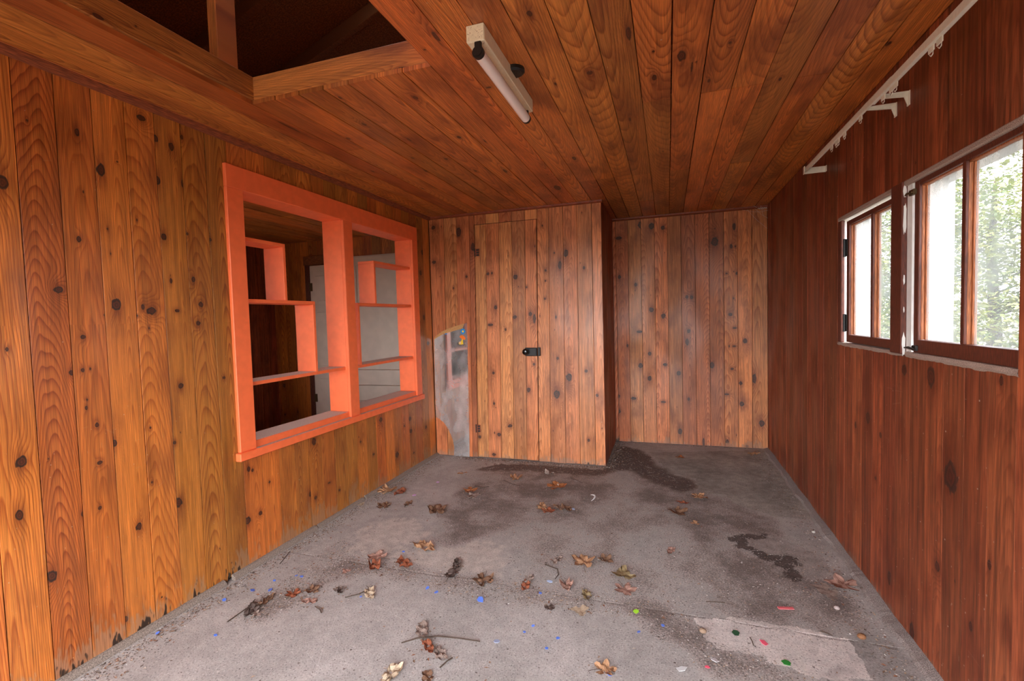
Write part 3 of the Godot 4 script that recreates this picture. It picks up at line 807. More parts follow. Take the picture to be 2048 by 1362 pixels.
func ceiling_splits() -> Array:
	# butt joints of the ceiling boards, at the joists
	var a := no_splits(25)
	for k in [17, 19, 20, 22, 4, 8]:
		a[k].append(2.195)
	for k in [13, 14, 18, 21, 10, 6, 16]:
		a[k].append(3.28)
	for k in [15, 23, 11]:
		a[k].append(1.12)
	for k in [9, 16, 12]:
		a[k].append(4.05)
	return a

# ------------------------------------------------------------------ the room
func build_shell() -> void:
	var rng := RandomNumberGenerator.new()
	rng.seed = 11
	var t := board_frame("left")
	# left wall, boards from the open end to the closet, cut round the pass-through
	var wl := structure("wall_left", "long left wall of upright honey-coloured knotty pine boards", "wall")
	var core := Geo.new()
	for b in [[Vector3(-0.13, 0, -D2), Vector3(-0.018, H, -3.56)], [Vector3(-0.13, 0, -1.81), Vector3(-0.018, H, FRONT)], [Vector3(-0.13, 0, -3.56), Vector3(-0.018, 0.58, -1.81)], [Vector3(-0.13, 1.98, -3.56), Vector3(-0.018, H, -1.81)]]:
		core.cbox(Transform3D.IDENTITY, b[0], b[1], 0.0)
	part(wl, "wall_core", core, mats.core)
	var k := -20
	while true:
		var u0 := 1.003 + STEP_L * k
		var u1 := u0 + STEP_L
		k += 1
		if u0 >= D1:
			break
		if u1 < -FRONT + 0.02:
			continue
		u0 = maxf(u0, -FRONT)
		u1 = minf(u1, D1)
		if u1 - u0 < 0.02:
			continue
		var pic := "left" if k <= 10 else "left_far"
		if u1 < 1.80 or u0 > 3.58:
			plank(wl, pic, t, u0, u1, 0.004 + rng.randf() * 0.012, H, rng, 0, 0, false, 0.006)
		else:
			plank(wl, pic, t, u0, u1, 0.004 + rng.randf() * 0.012, 0.585, rng, 0, 0, false, 0.006)
			plank(wl, pic, t, u0, u1, 1.985, H, rng)
	# closet front
	t = board_frame("closet")
	var s := closet_seams()
	var wc := structure("wall_closet", "front of the built-in closet in knotty pine boards around a plank door", "wall")
	for i in 14:
		if i >= 4 and i < 9:
			plank(wc, "closet", t, s[i], s[i + 1], 2.051, H, rng, 0, 0, true)
		else:
			plank(wc, "closet", t, s[i], s[i + 1], 0.006, H, rng, 0, 0, true, 0.004)
	var cc := Geo.new()
	cc.cbox(Transform3D.IDENTITY, Vector3(-0.02, 0, -D2), Vector3(CW - 0.018, H, -D1 - 0.03), 0.0)
	part(wc, "wall_core", cc, mats.core)
	var ts := board_frame("closet_side")
	for i in 8:
		plank(wc, "right", ts, D1 + 0.001 + i * 0.102, D1 + 0.001 + (i + 1) * 0.102, 0.004, H, rng, 0.07)
	# closet door
	var dr := structure("door_1", "closed plank door of the closet with a black rim latch", "door")
	for i in range(4, 9):
		var a := s[i] + (0.003 if i == 4 else 0.0)
		var b := s[i + 1] - (0.004 if i == 8 else 0.0)
		plank(dr, "closet", t.translated_local(Vector3(0, 0, 0.001)), a, b, 0.012, 2.046, rng, 0, 0, true)
	door_hardware(dr)
	# alcove back
	t = board_frame("alcove")
	var wa := structure("wall_alcove", "back wall of the alcove in knotty pine boards between closet and right wall", "wall")
	for i in range(14, 26):
		plank(wa, "alcove", t, s[i], s[i + 1], 0.004, H, rng)
	var ac := Geo.new()
	ac.cbox(Transform3D.IDENTITY, Vector3(CW - 0.05, 0, -D2 - 0.12), Vector3(W + 0.14, H, -D2 - 0.018), 0.0)
	part(wa, "wall_core", ac, mats.core)
	# right wall
	t = board_frame("right")
	var wr := structure("wall_right", "right wall of upright dark red-brown boards with a row of windows", "wall")
	k = -26
	while true:
		var u0 := 1.526 + STEP_R * k
		var u1 := u0 + STEP_R
		k += 1
		if u0 >= D2 - 0.01:
			break
		if u1 < -FRONT + 0.02:
			continue
		u0 = maxf(u0, -FRONT)
		u1 = minf(u1, D2)
		if u1 - u0 < 0.02:
			continue
		if u1 < 1.53 or u0 > 2.83:
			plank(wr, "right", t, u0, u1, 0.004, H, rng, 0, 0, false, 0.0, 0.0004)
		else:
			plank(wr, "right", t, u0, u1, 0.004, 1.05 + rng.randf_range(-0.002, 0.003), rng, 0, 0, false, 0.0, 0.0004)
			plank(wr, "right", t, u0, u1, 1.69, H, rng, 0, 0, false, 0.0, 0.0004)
	var rc := Geo.new()
	for b in [[Vector3(W + 0.018, 0, -D2 - 0.12), Vector3(W + 0.14, H, -2.87)], [Vector3(W + 0.018, 0, -1.50), Vector3(W + 0.14, H, FRONT)], [Vector3(W + 0.018, 0, -2.87), Vector3(W + 0.14, 1.035, -1.50)], [Vector3(W + 0.018, 1.705, -2.87), Vector3(W + 0.14, H, -1.50)]]:
		rc.cbox(Transform3D.IDENTITY, b[0], b[1], 0.0)
	part(wr, "wall_core", rc, mats.siding)
	# ceiling, boards along the room, cut round the hatch
	t = board_frame("ceiling")
	var ce := structure("ceiling", "low ceiling of dark reddish pine boards running away from the viewer", "ceiling")
	var spl := ceiling_splits()
	for i in 25:
		var u0 := maxf(2.05 + STEP_C * (i - 18), 0.0)
		var u1 := minf(2.05 + STEP_C * (i - 17), W)
		var cuts: Array = [-FRONT]
		for q in spl[i]:
			cuts.append(q)
		cuts.append(D1 if u1 < CW + 0.02 else D2)
		cuts.sort()
		for j in cuts.size() - 1:
			var spans: Array = [[cuts[j], cuts[j + 1]]]
			if u1 > 0.42 and u0 < 1.20:   # beside and across the hatch
				spans = []
				if cuts[j] < 0.45:
					spans.append([cuts[j], minf(cuts[j + 1], 0.45)])
				if cuts[j + 1] > 1.59:
					spans.append([maxf(cuts[j], 1.59 + rng.randf() * 0.004), cuts[j + 1]])
			for sp in spans:
				if sp[1] - sp[0] > 0.03:
					plank(ce, "ceiling", t, u0, u1, sp[0] + 0.0008, sp[1] - 0.0008, rng, 0, 0, false, 0.0, rng.randf_range(0.0009, 0.003))

func door_hardware(dr: Node) -> void:
	var z := -D1 + 0.001
	var lt := Geo.new()
	lt.cbox(Transform3D.IDENTITY, Vector3(0.873, 0.908, z - 0.004), Vector3(0.976, 0.978, z + 0.020), 0.003)
	lt.cbox(Transform3D.IDENTITY, Vector3(0.886, 0.912, z + 0.0195), Vector3(0.968, 0.974, z + 0.023), 0.002)
	var latch := part(dr, "latch", lt, mats.black_iron)
	latch.set_meta("label", "black metal rim latch case")
	var kn := Geo.new()
	kn.lathe(Transform3D(Basis(Vector3(1, 0, 0), Vector3(0, 0, 1), Vector3(0, -1, 0)), Vector3(0.887, 0.946, z + 0.021)), [Vector2(0.0, 0.0), Vector2(0.017, 0.0), Vector2(0.017, 0.005), Vector2(0.010, 0.009), Vector2(0.010, 0.016), Vector2(0.019, 0.021), Vector2(0.0255, 0.029), Vector2(0.0265, 0.037), Vector2(0.023, 0.046), Vector2(0.014, 0.051), Vector2(0.0, 0.053)], 28)
	var knob := part(dr, "knob", kn, mats.knob_black)
	knob.set_meta("label", "glossy black round knob")
	var kp := Geo.new()
	kp.cbox(Transform3D.IDENTITY, Vector3(0.984, 0.908, z - 0.004), Vector3(1.006, 0.980, z + 0.018), 0.003)
	part(dr, "keeper", kp, mats.black_iron)
	for hy in [[0.437, 1.81], [0.397, 0.264]]:
		var x: float = hy[0]
		var y: float = hy[1]
		var hg := Geo.new()
		hg.cbox(Transform3D.IDENTITY, Vector3(x + 0.004, y - 0.033, z - 0.002), Vector3(x + 0.043, y + 0.033, z + 0.0025), 0.001)
		var hin := part(dr, "hinge", hg, mats.trim_wood)
		var pn := Geo.new()
		pn.lathe(Transform3D(Basis.IDENTITY, Vector3(x, y - 0.036, z + 0.003)), [Vector2(0, 0), Vector2(0.0045, 0), Vector2(0.0045, 0.072), Vector2(0, 0.072)], 10)
		for q in [-0.022, 0.0, 0.022]:
			pn.cbox(Transform3D.IDENTITY, Vector3(x + 0.014, y + q - 0.008, z + 0.0024), Vector3(x + 0.038, y + q + 0.006, z + 0.0034), 0.0003)
		part(hin, "hinge_pin", pn, mats.steel)

func build_trims() -> void:
	var a := structure("trim_1", "dark quarter-round moulding where the left wall meets the ceiling", "moulding")
	quarter_round(a, "moulding", mats.dark_wood, Vector3(0, H, FRONT), Vector3(0, H, -D1), Vector3(1, 0, 0), Vector3(0, -1, 0), 0.026)
	var b := structure("trim_2", "thin reddish moulding along the top of the closet front", "moulding")
	quarter_round(b, "moulding", mats.trim_wood, Vector3(0.01, H, -D1), Vector3(CW + 0.012, H, -D1), Vector3(0, 0, 1), Vector3(0, -1, 0), 0.020)
	var c := structure("trim_3", "thin reddish moulding along the top of the alcove back wall", "moulding")
	quarter_round(c, "moulding", mats.trim_wood, Vector3(CW, H, -D2), Vector3(W, H, -D2), Vector3(0, 0, 1), Vector3(0, -1, 0), 0.022)
	var d := structure("baseboard_left", "narrow dusty grey-brown wooden strip along the foot of the left wall", "baseboard")
	quarter_round(d, "strip", mats.base_trim, Vector3(0, 0, FRONT), Vector3(0, 0, -1.655), Vector3(1, 0, 0), Vector3(0, 1, 0), 0.024)
	quarter_round(d, "strip", mats.base_trim, Vector3(0, 0, -1.70), Vector3(0, 0, -2.27), Vector3(1, 0, 0), Vector3(0, 1, 0), 0.026)
	quarter_round(d, "strip", mats.base_trim, Vector3(0, 0, -2.29), Vector3(0, 0, -2.74), Vector3(1, 0, 0), Vector3(0, 1, 0), 0.022)
	quarter_round(d, "strip", mats.base_trim, Vector3(0, 0, -2.76), Vector3(0, 0, -D1), Vector3(1, 0, 0), Vector3(0, 1, 0), 0.024)
	# rough concrete fillet along the right wall
	var e := structure("baseboard_right", "rough grey concrete ledge along the foot of the right wall", "baseboard")
	var rng := RandomNumberGenerator.new()
	rng.seed = 5
	var rows: Array = []
	var z := FRONT
	while z > -D2 - 0.01:
		var j0 := sin(z * 9.0) * 0.006 + sin(z * 31.0 + 1.0) * 0.004 + rng.randf_range(-0.003, 0.003)
		var j1 := sin(z * 13.0 + 2.0) * 0.003 + rng.randf_range(-0.001, 0.001)
		rows.append([Vector3(W - 0.046 + j0, 0.0005, z), Vector3(W - 0.034 + j0 * 0.8, 0.009 + j1, z), Vector3(W - 0.016 + j0 * 0.4, 0.014 + j1, z), Vector3(W, 0.017 + j1, z)])
		z -= 0.018
	var g := Geo.new()
	for i in rows.size() - 1:
		for j in 3:
			g.face(Transform3D.IDENTITY, [rows[i][j], rows[i][j + 1], rows[i + 1][j + 1]], Vector3(W, -0.5, rows[i][j].z))
			g.face(Transform3D.IDENTITY, [rows[i][j], rows[i + 1][j + 1], rows[i + 1][j]], Vector3(W, -0.5, rows[i][j].z))
	part(e, "ledge", g, mats.fillet)

func quarter_round(parent: Node, called: String, m: Material, a: Vector3, b: Vector3, du: Vector3, dv: Vector3, r: float) -> void:
	var g := Geo.new()
	var pts: Array = [Vector2(0, 0)]
	for i in 6:
		var an := PI * 0.5 * i / 5.0
		pts.append(Vector2(cos(an) * r, sin(an) * r))
	var c := (a + b) * 0.5 + (du + dv) * r * 0.4
	for i in pts.size():
		var p: Vector2 = pts[i]
		var q: Vector2 = pts[(i + 1) % pts.size()]
		g.face(Transform3D.IDENTITY, [a + du * p.x + dv * p.y, a + du * q.x + dv * q.y, b + du * q.x + dv * q.y, b + du * p.x + dv * p.y], c)
	for e in [a, b]:
		var ring: Array = []
		for p in pts:
			ring.append(e + du * p.x + dv * p.y)
		g.face(Transform3D.IDENTITY, ring, c)
	part(parent, called, g, m)

# ------------------------------------------------------------------ floor
func draw_mark(im: Image, line: Array, c: Color, k: float, wide: int, z0: float, zl: float, rng: RandomNumberGenerator, wander: float) -> void:
	var off := 0.0
	for i in line.size() - 1:
		var a: Vector2 = line[i]
		var b: Vector2 = line[i + 1]
		var n := int(a.distance_to(b) / 0.0015)
		for q in n:
			var p := a.lerp(b, float(q) / n)
			off = clampf(off + rng.randf_range(-1.0, 1.0) * wander * 0.25, -wander, wander)
			var x := int(p.x / W * im.get_width())
			var y := int((p.y + off - z0) / zl * im.get_height())
			for dy in rng.randi_range(1, wide):
				if x >= 0 and x < im.get_width() and y + dy >= 0 and y + dy < im.get_height():
					im.set_pixel(x, y + dy, im.get_pixel(x, y + dy).lerp(c, k * rng.randf_range(0.4, 1.0)))

func build_floor() -> void:
	var pw := 1536
	var ph := 2048
	var z0 := -4.72
	var zl := 4.12
	var mw := 288
	var mh := 416
	var masks := {}
	for key in floor_polys:
		var poly := PackedVector2Array(floor_polys[key])
		var lo := Vector2(99, 99)
		var hi := Vector2(-99, -99)
		for p in poly:
			lo = lo.min(p)
			hi = hi.max(p)
		var b := PackedByteArray()
		b.resize(mw * mh)
		for j in mh:
			var z := z0 + zl * (j + 0.5) / mh
			if z < lo.y or z > hi.y:
				continue
			for i in mw:
				var x := W * (i + 0.5) / mw
				if x >= lo.x and x <= hi.x and Geometry2D.is_point_in_polygon(Vector2(x, z), poly):
					b[j * mw + i] = 255
		var im := Image.create_from_data(mw, mh, false, Image.FORMAT_L8, b)
		im.convert(Image.FORMAT_RF)
		im.resize(mw / 3, mh / 3, Image.INTERPOLATE_BILINEAR)
		im.resize(pw, ph, Image.INTERPOLATE_CUBIC)
		masks[key] = im.get_data().to_float32_array()
		if key == "dark" or key == "wet1":
			masks[key + "_edge"] = masks[key]
		if key in ["dark", "litter", "soil", "pale", "wet1", "deep_a", "deep_b"]:
			im.resize(mw / 12, mh / 12, Image.INTERPOLATE_LANCZOS)
			im.resize(pw, ph, Image.INTERPOLATE_CUBIC)
			masks[key] = im.get_data().to_float32_array()
	var px := W / pw
	var lo_n := field(pw, ph, 0.35 / px, 0.35 / px, 601, 4)
	var md_n := field(pw, ph, 0.075 / px, 0.06 / px, 602, 5)
	var fi_n := field(pw, ph, 0.014 / px, 0.012 / px, 603, 3)
	var sp_n := field(pw, ph, 4.0, 4.0, 604, 2)
	var m_dark: PackedFloat32Array = masks["dark"]
	var m_wet1: PackedFloat32Array = masks["wet1"]
	var m_edge: PackedFloat32Array = masks["dark_edge"]
	var m_da: PackedFloat32Array = masks["deep_a"]
	var m_db: PackedFloat32Array = masks["deep_b"]
	var m_wet2: PackedFloat32Array = masks["wet2"]
	var m_isl: PackedFloat32Array = masks["islet"]
	var m_back: PackedFloat32Array = masks["backright"]
	var m_slab: PackedFloat32Array = masks["slab"]
	var m_pale: PackedFloat32Array = masks["pale"]
	var m_lit: PackedFloat32Array = masks["litter"]
	var m_soil: PackedFloat32Array = masks["soil"]
	var m_corn: PackedFloat32Array = masks["corner"]
	var job := func(r0: int, r1: int) -> PackedByteArray:
		var out := PackedByteArray()
		out.resize((r1 - r0) * pw * 3)
		var o := 0
		for y in range(r0, r1):
			for x in pw:
				var i := y * pw + x
				var lo := lo_n[i] - 0.5
				var md := md_n[i] - 0.5
				var fi := fi_n[i] - 0.5
				var sp := sp_n[i]
				var edge := md * 0.9 + fi * 0.45
				var mix3 := lo * 0.95 + md * 0.42 + fi * 0.60 + (sp - 0.5) * 0.50
				var c := Vector3(0.645, 0.618, 0.60)
				c *= 1.0 + lo * 0.14 + md * 0.12
				var m := clampf((m_pale[i] - 0.5 + edge) * 2.0 + 0.5, 0.0, 1.0) * clampf(m_pale[i] * 3.0, 0.0, 1.0)
				c = c.lerp(Vector3(0.70, 0.655, 0.62) * (1.0 + md * 0.2), m * 0.8)
				# dirt in two thicknesses: where the outlines say, and wherever the noise gathers
				var cover := m_dark[i] * 0.50 + m_lit[i] * 0.60 + m_soil[i] * 0.95 + (m_da[i] + m_db[i]) * 0.55
				var d := cover + mix3 * (0.5 + 1.5 * clampf(cover * 1.4, 0.0, 1.0))
				c = c.lerp(Vector3(0.565, 0.522, 0.50) * (1.0 + fi * 0.7), clampf((d - 0.36) * 4.0, 0.0, 0.9))
				c = c.lerp(Vector3(0.49, 0.445, 0.425) * (1.0 + fi * 0.8), clampf((d - 0.84) * 2.6, 0.0, 0.85))
				c = c.lerp(Vector3(0.40, 0.35, 0.325), clampf((d - 1.32) * 3.0, 0.0, 0.6))
				m = clampf((m_back[i] - 0.5 + edge * 1.2) * 6.0 + 0.5, 0.0, 1.0)
				c = c.lerp(Vector3(0.565, 0.54, 0.51) * (1.0 + lo * 0.3 + md * 0.25 + fi * 0.12), m * 0.9)
				m = clampf((m_corn[i] - 0.5 + edge) * 3.0 + 0.5, 0.0, 1.0) * clampf(m_corn[i] * 3.0, 0.0, 1.0)
				c = c.lerp(Vector3(0.44, 0.41, 0.40) * (1.0 + md * 0.5), m * clampf(0.45 + lo + fi, 0.1, 0.7))
				m = clampf((m_wet1[i] - 0.30 + mix3 * 0.55) * 2.4, 0.0, 1.0) * clampf(m_wet1[i] * 4.0, 0.0, 1.0) * clampf((m_edge[i] - 0.45 + md * 1.7 + fi * 1.6) * 6.0 + 0.5, 0.0, 1.0)
				c = c.lerp(Vector3(0.30, 0.24, 0.215) * (1.0 + md * 0.6 + fi * 0.5), m * 0.85)
				m = clampf((m_isl[i] - 0.5 + edge * 1.2) * 6.0 + 0.5, 0.0, 1.0)
				c = c.lerp(Vector3(0.57, 0.53, 0.51) * (1.0 + md * 0.3), m * 0.85)
				m = clampf((m_wet2[i] - 0.48 + md * 2.2 + fi * 1.8) * 4.0 + 0.5, 0.0, 1.0) * clampf(m_wet2[i] * 3.0, 0.0, 1.0)
				c = c.lerp(Vector3(0.22, 0.18, 0.165) * (1.0 + md), m * 0.8)
				m = clampf((m_slab[i] - 0.5 + edge * 0.9) * 9.0 + 0.5, 0.0, 1.0)
				c = c.lerp(Vector3(0.80, 0.755, 0.73) * (1.0 + md * 0.3), m * clampf(0.95 - maxf(md + lo - 0.05, 0.0) * 1.8, 0.4, 0.95))
				# grit
				if sp > 0.71:
					c *= 1.0 - minf((sp - 0.71) * 2.6, 0.45)
				elif sp < 0.27:
					c += Vector3.ONE * minf((0.27 - sp) * 1.0, 0.16)
				c *= 1.0 + fi * 0.12
				out[o] = clampi(int(c.x * 255.0), 4, 250)
				out[o + 1] = clampi(int(c.y * 255.0), 4, 250)
				out[o + 2] = clampi(int(c.z * 255.0), 4, 250)
				o += 3
		return out
	var fim := Image.create_from_data(pw, ph, false, Image.FORMAT_RGB8, in_bands(ph, job, pw * 3))
	var rng := RandomNumberGenerator.new()
	rng.seed = 321
	for q in 2200:   # specks of soil and pale grit
		var sx := rng.randi_range(0, pw - 5)
		var sy := rng.randi_range(0, ph - 5)
		var pale := rng.randf() < 0.22
		var base := fim.get_pixel(sx, sy)
		fim.fill_rect(Rect2i(sx, sy, rng.randi_range(1, 4), rng.randi_range(1, 3)), base.lerp(Color(0.80, 0.76, 0.74) if pale else Color(0.24, 0.19, 0.17), rng.randf_range(0.3, 0.8)))
	for line in floor_scratches:
		draw_mark(fim, line, Color(0.84, 0.81, 0.80), 0.5, 1, z0, zl, rng, 0.0015)
	draw_mark(fim, [Vector2(0.03, -2.006), Vector2(2.80, -2.006)], Color(0.30, 0.25, 0.23), 0.6, 4, z0, zl, rng, 0.010)
	var tex := ImageTexture.create_from_image(fim)
	var m := StandardMaterial3D.new()
	m.resource_name = "dirty_concrete"
	m.albedo_texture = tex
	m.roughness = 0.85
	m.heightmap_enabled = true
	m.heightmap_texture = tex
	m.heightmap_scale = 0.25
	var fl := structure("floor", "bare concrete floor with dirt, dark damp stains and dry litter", "floor")
	var g := Geo.new()
	g.tu0 = 0.0
	g.tul = W
	g.tv0 = -z0 - zl
	g.tvl = zl
	# local axes: x across, y away from the viewer (-z), z up
	var t := Transform3D(Basis(Vector3(1, 0, 0), Vector3(0, 0, -1), Vector3(0, 1, 0)), Vector3.ZERO)
	g.cbox(t, Vector3(-0.13, -FRONT, -0.12), Vector3(W + 0.14, 2.0055, 0.0), 0.0006)
	var g2 := Geo.new()
	g2.tu0 = g.tu0
	g2.tul = g.tul
	g2.tv0 = g.tv0
	g2.tvl = g.tvl
	g2.cbox(t, Vector3(-0.13, 2.0075, -0.12), Vector3(W + 0.14, D2 + 0.12, 0.0), 0.0006)
	part(fl, "concrete_slab", g2, m)
	part(fl, "concrete_slab", g, m)

# ------------------------------------------------------------------ the orange pass-through with its shelves
func build_pass_through() -> void:
	var f := thing("pass_through_frame", "coral-orange painted frame with stepped shelves in the left wall", "frame")
	var c: Material = mats.coral
	box(f, "top_casing", c, Vector3(0, 1.903, -3.602), Vector3(0.020, 2.016, -1.772), 0.003)
	box(f, "side_casing", c, Vector3(0, 0.603, -1.868), Vector3(0.020, 1.903, -1.772), 0.003)
	box(f, "side_casing", c, Vector3(0, 0.603, -3.602), Vector3(0.020, 1.903, -3.516), 0.003)
	box(f, "centre_casing", c, Vector3(0.0, 0.603, -2.730), Vector3(0.020, 1.903, -2.634), 0.003)
	box(f, "centre_post", c, Vector3(-0.147, 0.640, -2.728), Vector3(0.0, 1.905, -2.634), 0.002)
	box(f, "jamb", c, Vector3(-0.147, 0.640, -3.536), Vector3(0.0, 1.905, -3.516), 0.002)
	box(f, "jamb", c, Vector3(-0.147, 0.640, -1.868), Vector3(0.0, 1.905, -1.848), 0.002)
	box(f, "head", c, Vector3(-0.147, 1.905, -3.536), Vector3(0.0, 1.925, -1.848), 0.002)
	var sill := box(f, "sill", c, Vector3(-0.160, 0.590, -3.536), Vector3(0.004, 0.638, -1.848), 0.003)
	box(f, "apron", c, Vector3(0.0, 0.563, -3.612), Vector3(0.034, 0.603, -1.758), 0.003)
	var dust_s := Geo.new()
	dust_s.cbox(Transform3D.IDENTITY, Vector3(-0.157, 0.6375, -2.632), Vector3(-0.004, 0.6395, -1.870), 0.0006)
	dust_s.cbox(Transform3D.IDENTITY, Vector3(-0.157, 0.6375, -3.514), Vector3(-0.004, 0.6395, -2.730), 0.0006)
	dust_s.cbox(Transform3D.IDENTITY, Vector3(0.0045, 0.6028, -2.632), Vector3(0.030, 0.6042, -1.870), 0.0004)
	dust_s.cbox(Transform3D.IDENTITY, Vector3(0.0045, 0.6028, -3.514), Vector3(0.030, 0.6042, -2.732), 0.0004)
	part(sill, "dust", dust_s, mats.dust).set_meta("kind", "stuff")
	var th := 0.019
	for s in [[0.930, -1.868, -2.634, true], [1.357, -1.868, -2.376, false], [1.672, -1.868, -2.158, false], [0.926, -2.730, -3.516, true], [1.358, -2.795, -3.516, false], [1.670, -3.003, -3.516, false]]:
		var sh := box(f, "shelf", c, Vector3(-0.147, s[0] - th * 0.5, s[2]), Vector3(-0.010, s[0] + th * 0.5, s[1]), 0.0015)
		if s[3]:
			var d := Geo.new()
			d.cbox(Transform3D.IDENTITY, Vector3(-0.145, s[0] + th * 0.5, s[2] + 0.002), Vector3(-0.014, s[0] + th * 0.5 + 0.0015, s[1] - 0.002), 0.0005)
			part(sh, "dust", d, mats.dust).set_meta("kind", "stuff")
	for s in [[1.672, 1.357, -2.139], [1.357, 0.930, -2.357], [1.358, 0.926, -2.795], [1.670, 1.358, -3.003]]:
		box(f, "upright", c, Vector3(-0.147, s[1] + th * 0.5, s[2] - 0.019), Vector3(-0.010, s[0] - th * 0.5, s[2]), 0.0015)

# ------------------------------------------------------------------ the room behind the pass-through
func build_other_room() -> void:
	var rng := RandomNumberGenerator.new()
	rng.seed = 77
	var zb := -4.38
	var xl := -2.30
	var wb := structure("wall_other_back", "plank wall at the far end of the room behind the pass-through", "wall")
	var t := Transform3D(Basis(Vector3(1, 0, 0), Vector3(0, 1, 0), Vector3(0, 0, 1)), Vector3(0, 0, zb))
	var i := 0
	var x := -0.13
	while x > xl:
		var a := maxf(x - STEP_C, xl)
		if a > -1.26 or x < -1.78 or true:
			plank(wb, "left_far", t, a, x, 0.0, H, rng, 1.003 + STEP_L * (10 + i % 16) - a, 0.0)
		x -= STEP_C
		i += 1
	box(wb, "wall_core", mats.core, Vector3(xl - 0.1, 0, zb - 0.12), Vector3(-0.13, H, zb - 0.018), 0.0)
	var wl := structure("wall_other_left", "dark plank side wall of the room behind the pass-through", "wall")
	var tl := Transform3D(Basis(Vector3(0, 0, -1), Vector3(0, 1, 0), Vector3(1, 0, 0)), Vector3(xl, 0, 0))
	for k in 26:
		var u := 2.5 + k * STEP_C
		if u < -zb:
			plank(wl, "right", tl, u, minf(u + STEP_C, -zb), 0.0, H, rng, 0.03)
	var lc := Geo.new()   # the side wall has a window of its own nearer the viewer
	for b in [[Vector3(xl - 0.12, 0, zb), Vector3(xl - 0.018, H, -2.5)], [Vector3(xl - 0.12, 0, -1.3), Vector3(xl - 0.018, H, 0.3)], [Vector3(xl - 0.12, 0, -2.5), Vector3(xl - 0.018, 0.95, -1.3)], [Vector3(xl - 0.12, 1.85, -2.5), Vector3(xl - 0.018, H, -1.3)]]:
		lc.cbox(Transform3D.IDENTITY, b[0], b[1], 0.0)
	part(wl, "wall_core", lc, mats.core)
	var wf := structure("wall_other_front", "plain near wall closing the room behind the pass-through", "wall")
	box(wf, "wall_core", mats.core, Vector3(xl - 0.12, 0, 0.3), Vector3(-0.13, H, 0.4), 0.0)
	var ce := structure("ceiling_other", "dark board ceiling of the room behind the pass-through", "ceiling")
	var tc := board_frame("ceiling")
	for k in 19:
		var a := -0.13 - (k + 1) * STEP_C
		plank(ce, "ceiling", tc, a, a + STEP_C, -0.3, -zb, rng, STEP_C * 5 - 0.05)
	var fl := structure("floor_other", "floor of the room behind the pass-through", "floor")
	box(fl, "slab", mats.dust, Vector3(xl - 0.12, -0.12, zb - 0.12), Vector3(-0.131, 0.0, 0.4), 0.0)
	# white six-panel door standing in the far wall
	var d := structure("door_2", "white six-panel door seen through the orange shelves", "door")
	var w: Material = mats.grey_wall
	var x0 := -1.755
	var x1 := -1.235
	var z := zb + 0.002
	box(d, "leaf", w, Vector3(x0, 0.01, z), Vector3(x1, 1.875, z + 0.03), 0.002)
	for r in [[0.14, 0.62], [0.76, 1.36], [1.48, 1.76]]:
		for cidx in 2:
			var pa: float = x0 + 0.075 + cidx * 0.205
			var g := Geo.new()
			g.cbox(Transform3D.IDENTITY, Vector3(pa, r[0], z + 0.0295), Vector3(pa + 0.165, r[1], z + 0.040), 0.009)
			part(d, "panel", g, w)
	for hy in [0.40, 1.64]:
		var g := Geo.new()
		g.cbox(Transform3D.IDENTITY, Vector3(x0 - 0.012, hy - 0.045, z + 0.028), Vector3(x0 + 0.030, hy + 0.045, z + 0.034), 0.001)
		part(d, "hinge", g, mats.brass)
	box(d, "door_head", mats.joist_x, Vector3(x0 - 0.09, 1.885, z), Vector3(x1 + 0.02, 1.985, z + 0.022), 0.003)
	box(d, "door_jamb", mats.sash_brown, Vector3(x0 - 0.075, 0.0, z), Vector3(x0 - 0.012, 1.885, z + 0.022), 0.003)
	# white board partition right of it: one tall sheet over two level boards
	var p := structure("wall_other_panel", "white painted sheet over level boards seen through the right orange opening", "wall panel")
	box(p, "sheet", w, Vector3(-1.205, 0.725, z), Vector3(-0.15, 1.945, z + 0.020), 0.002)
	box(p, "board", w, Vector3(-1.205, 0.555, z), Vector3(-0.15, 0.720, z + 0.022), 0.004)
	box(p, "board", w, Vector3(-1.205, 0.385, z), Vector3(-0.15, 0.550, z + 0.022), 0.004)
	box(p, "board", w, Vector3(-1.205, 0.0, z), Vector3(-0.15, 0.380, z + 0.022), 0.004)
	box(p, "rail_strip", w, Vector3(-1.180, 1.845, z + 0.019), Vector3(-0.15, 1.935, z + 0.027), 0.003)
	box(p, "stile_strip", w, Vector3(-1.180, 0.730, z + 0.019), Vector3(-1.150, 1.845, z + 0.027), 0.003)

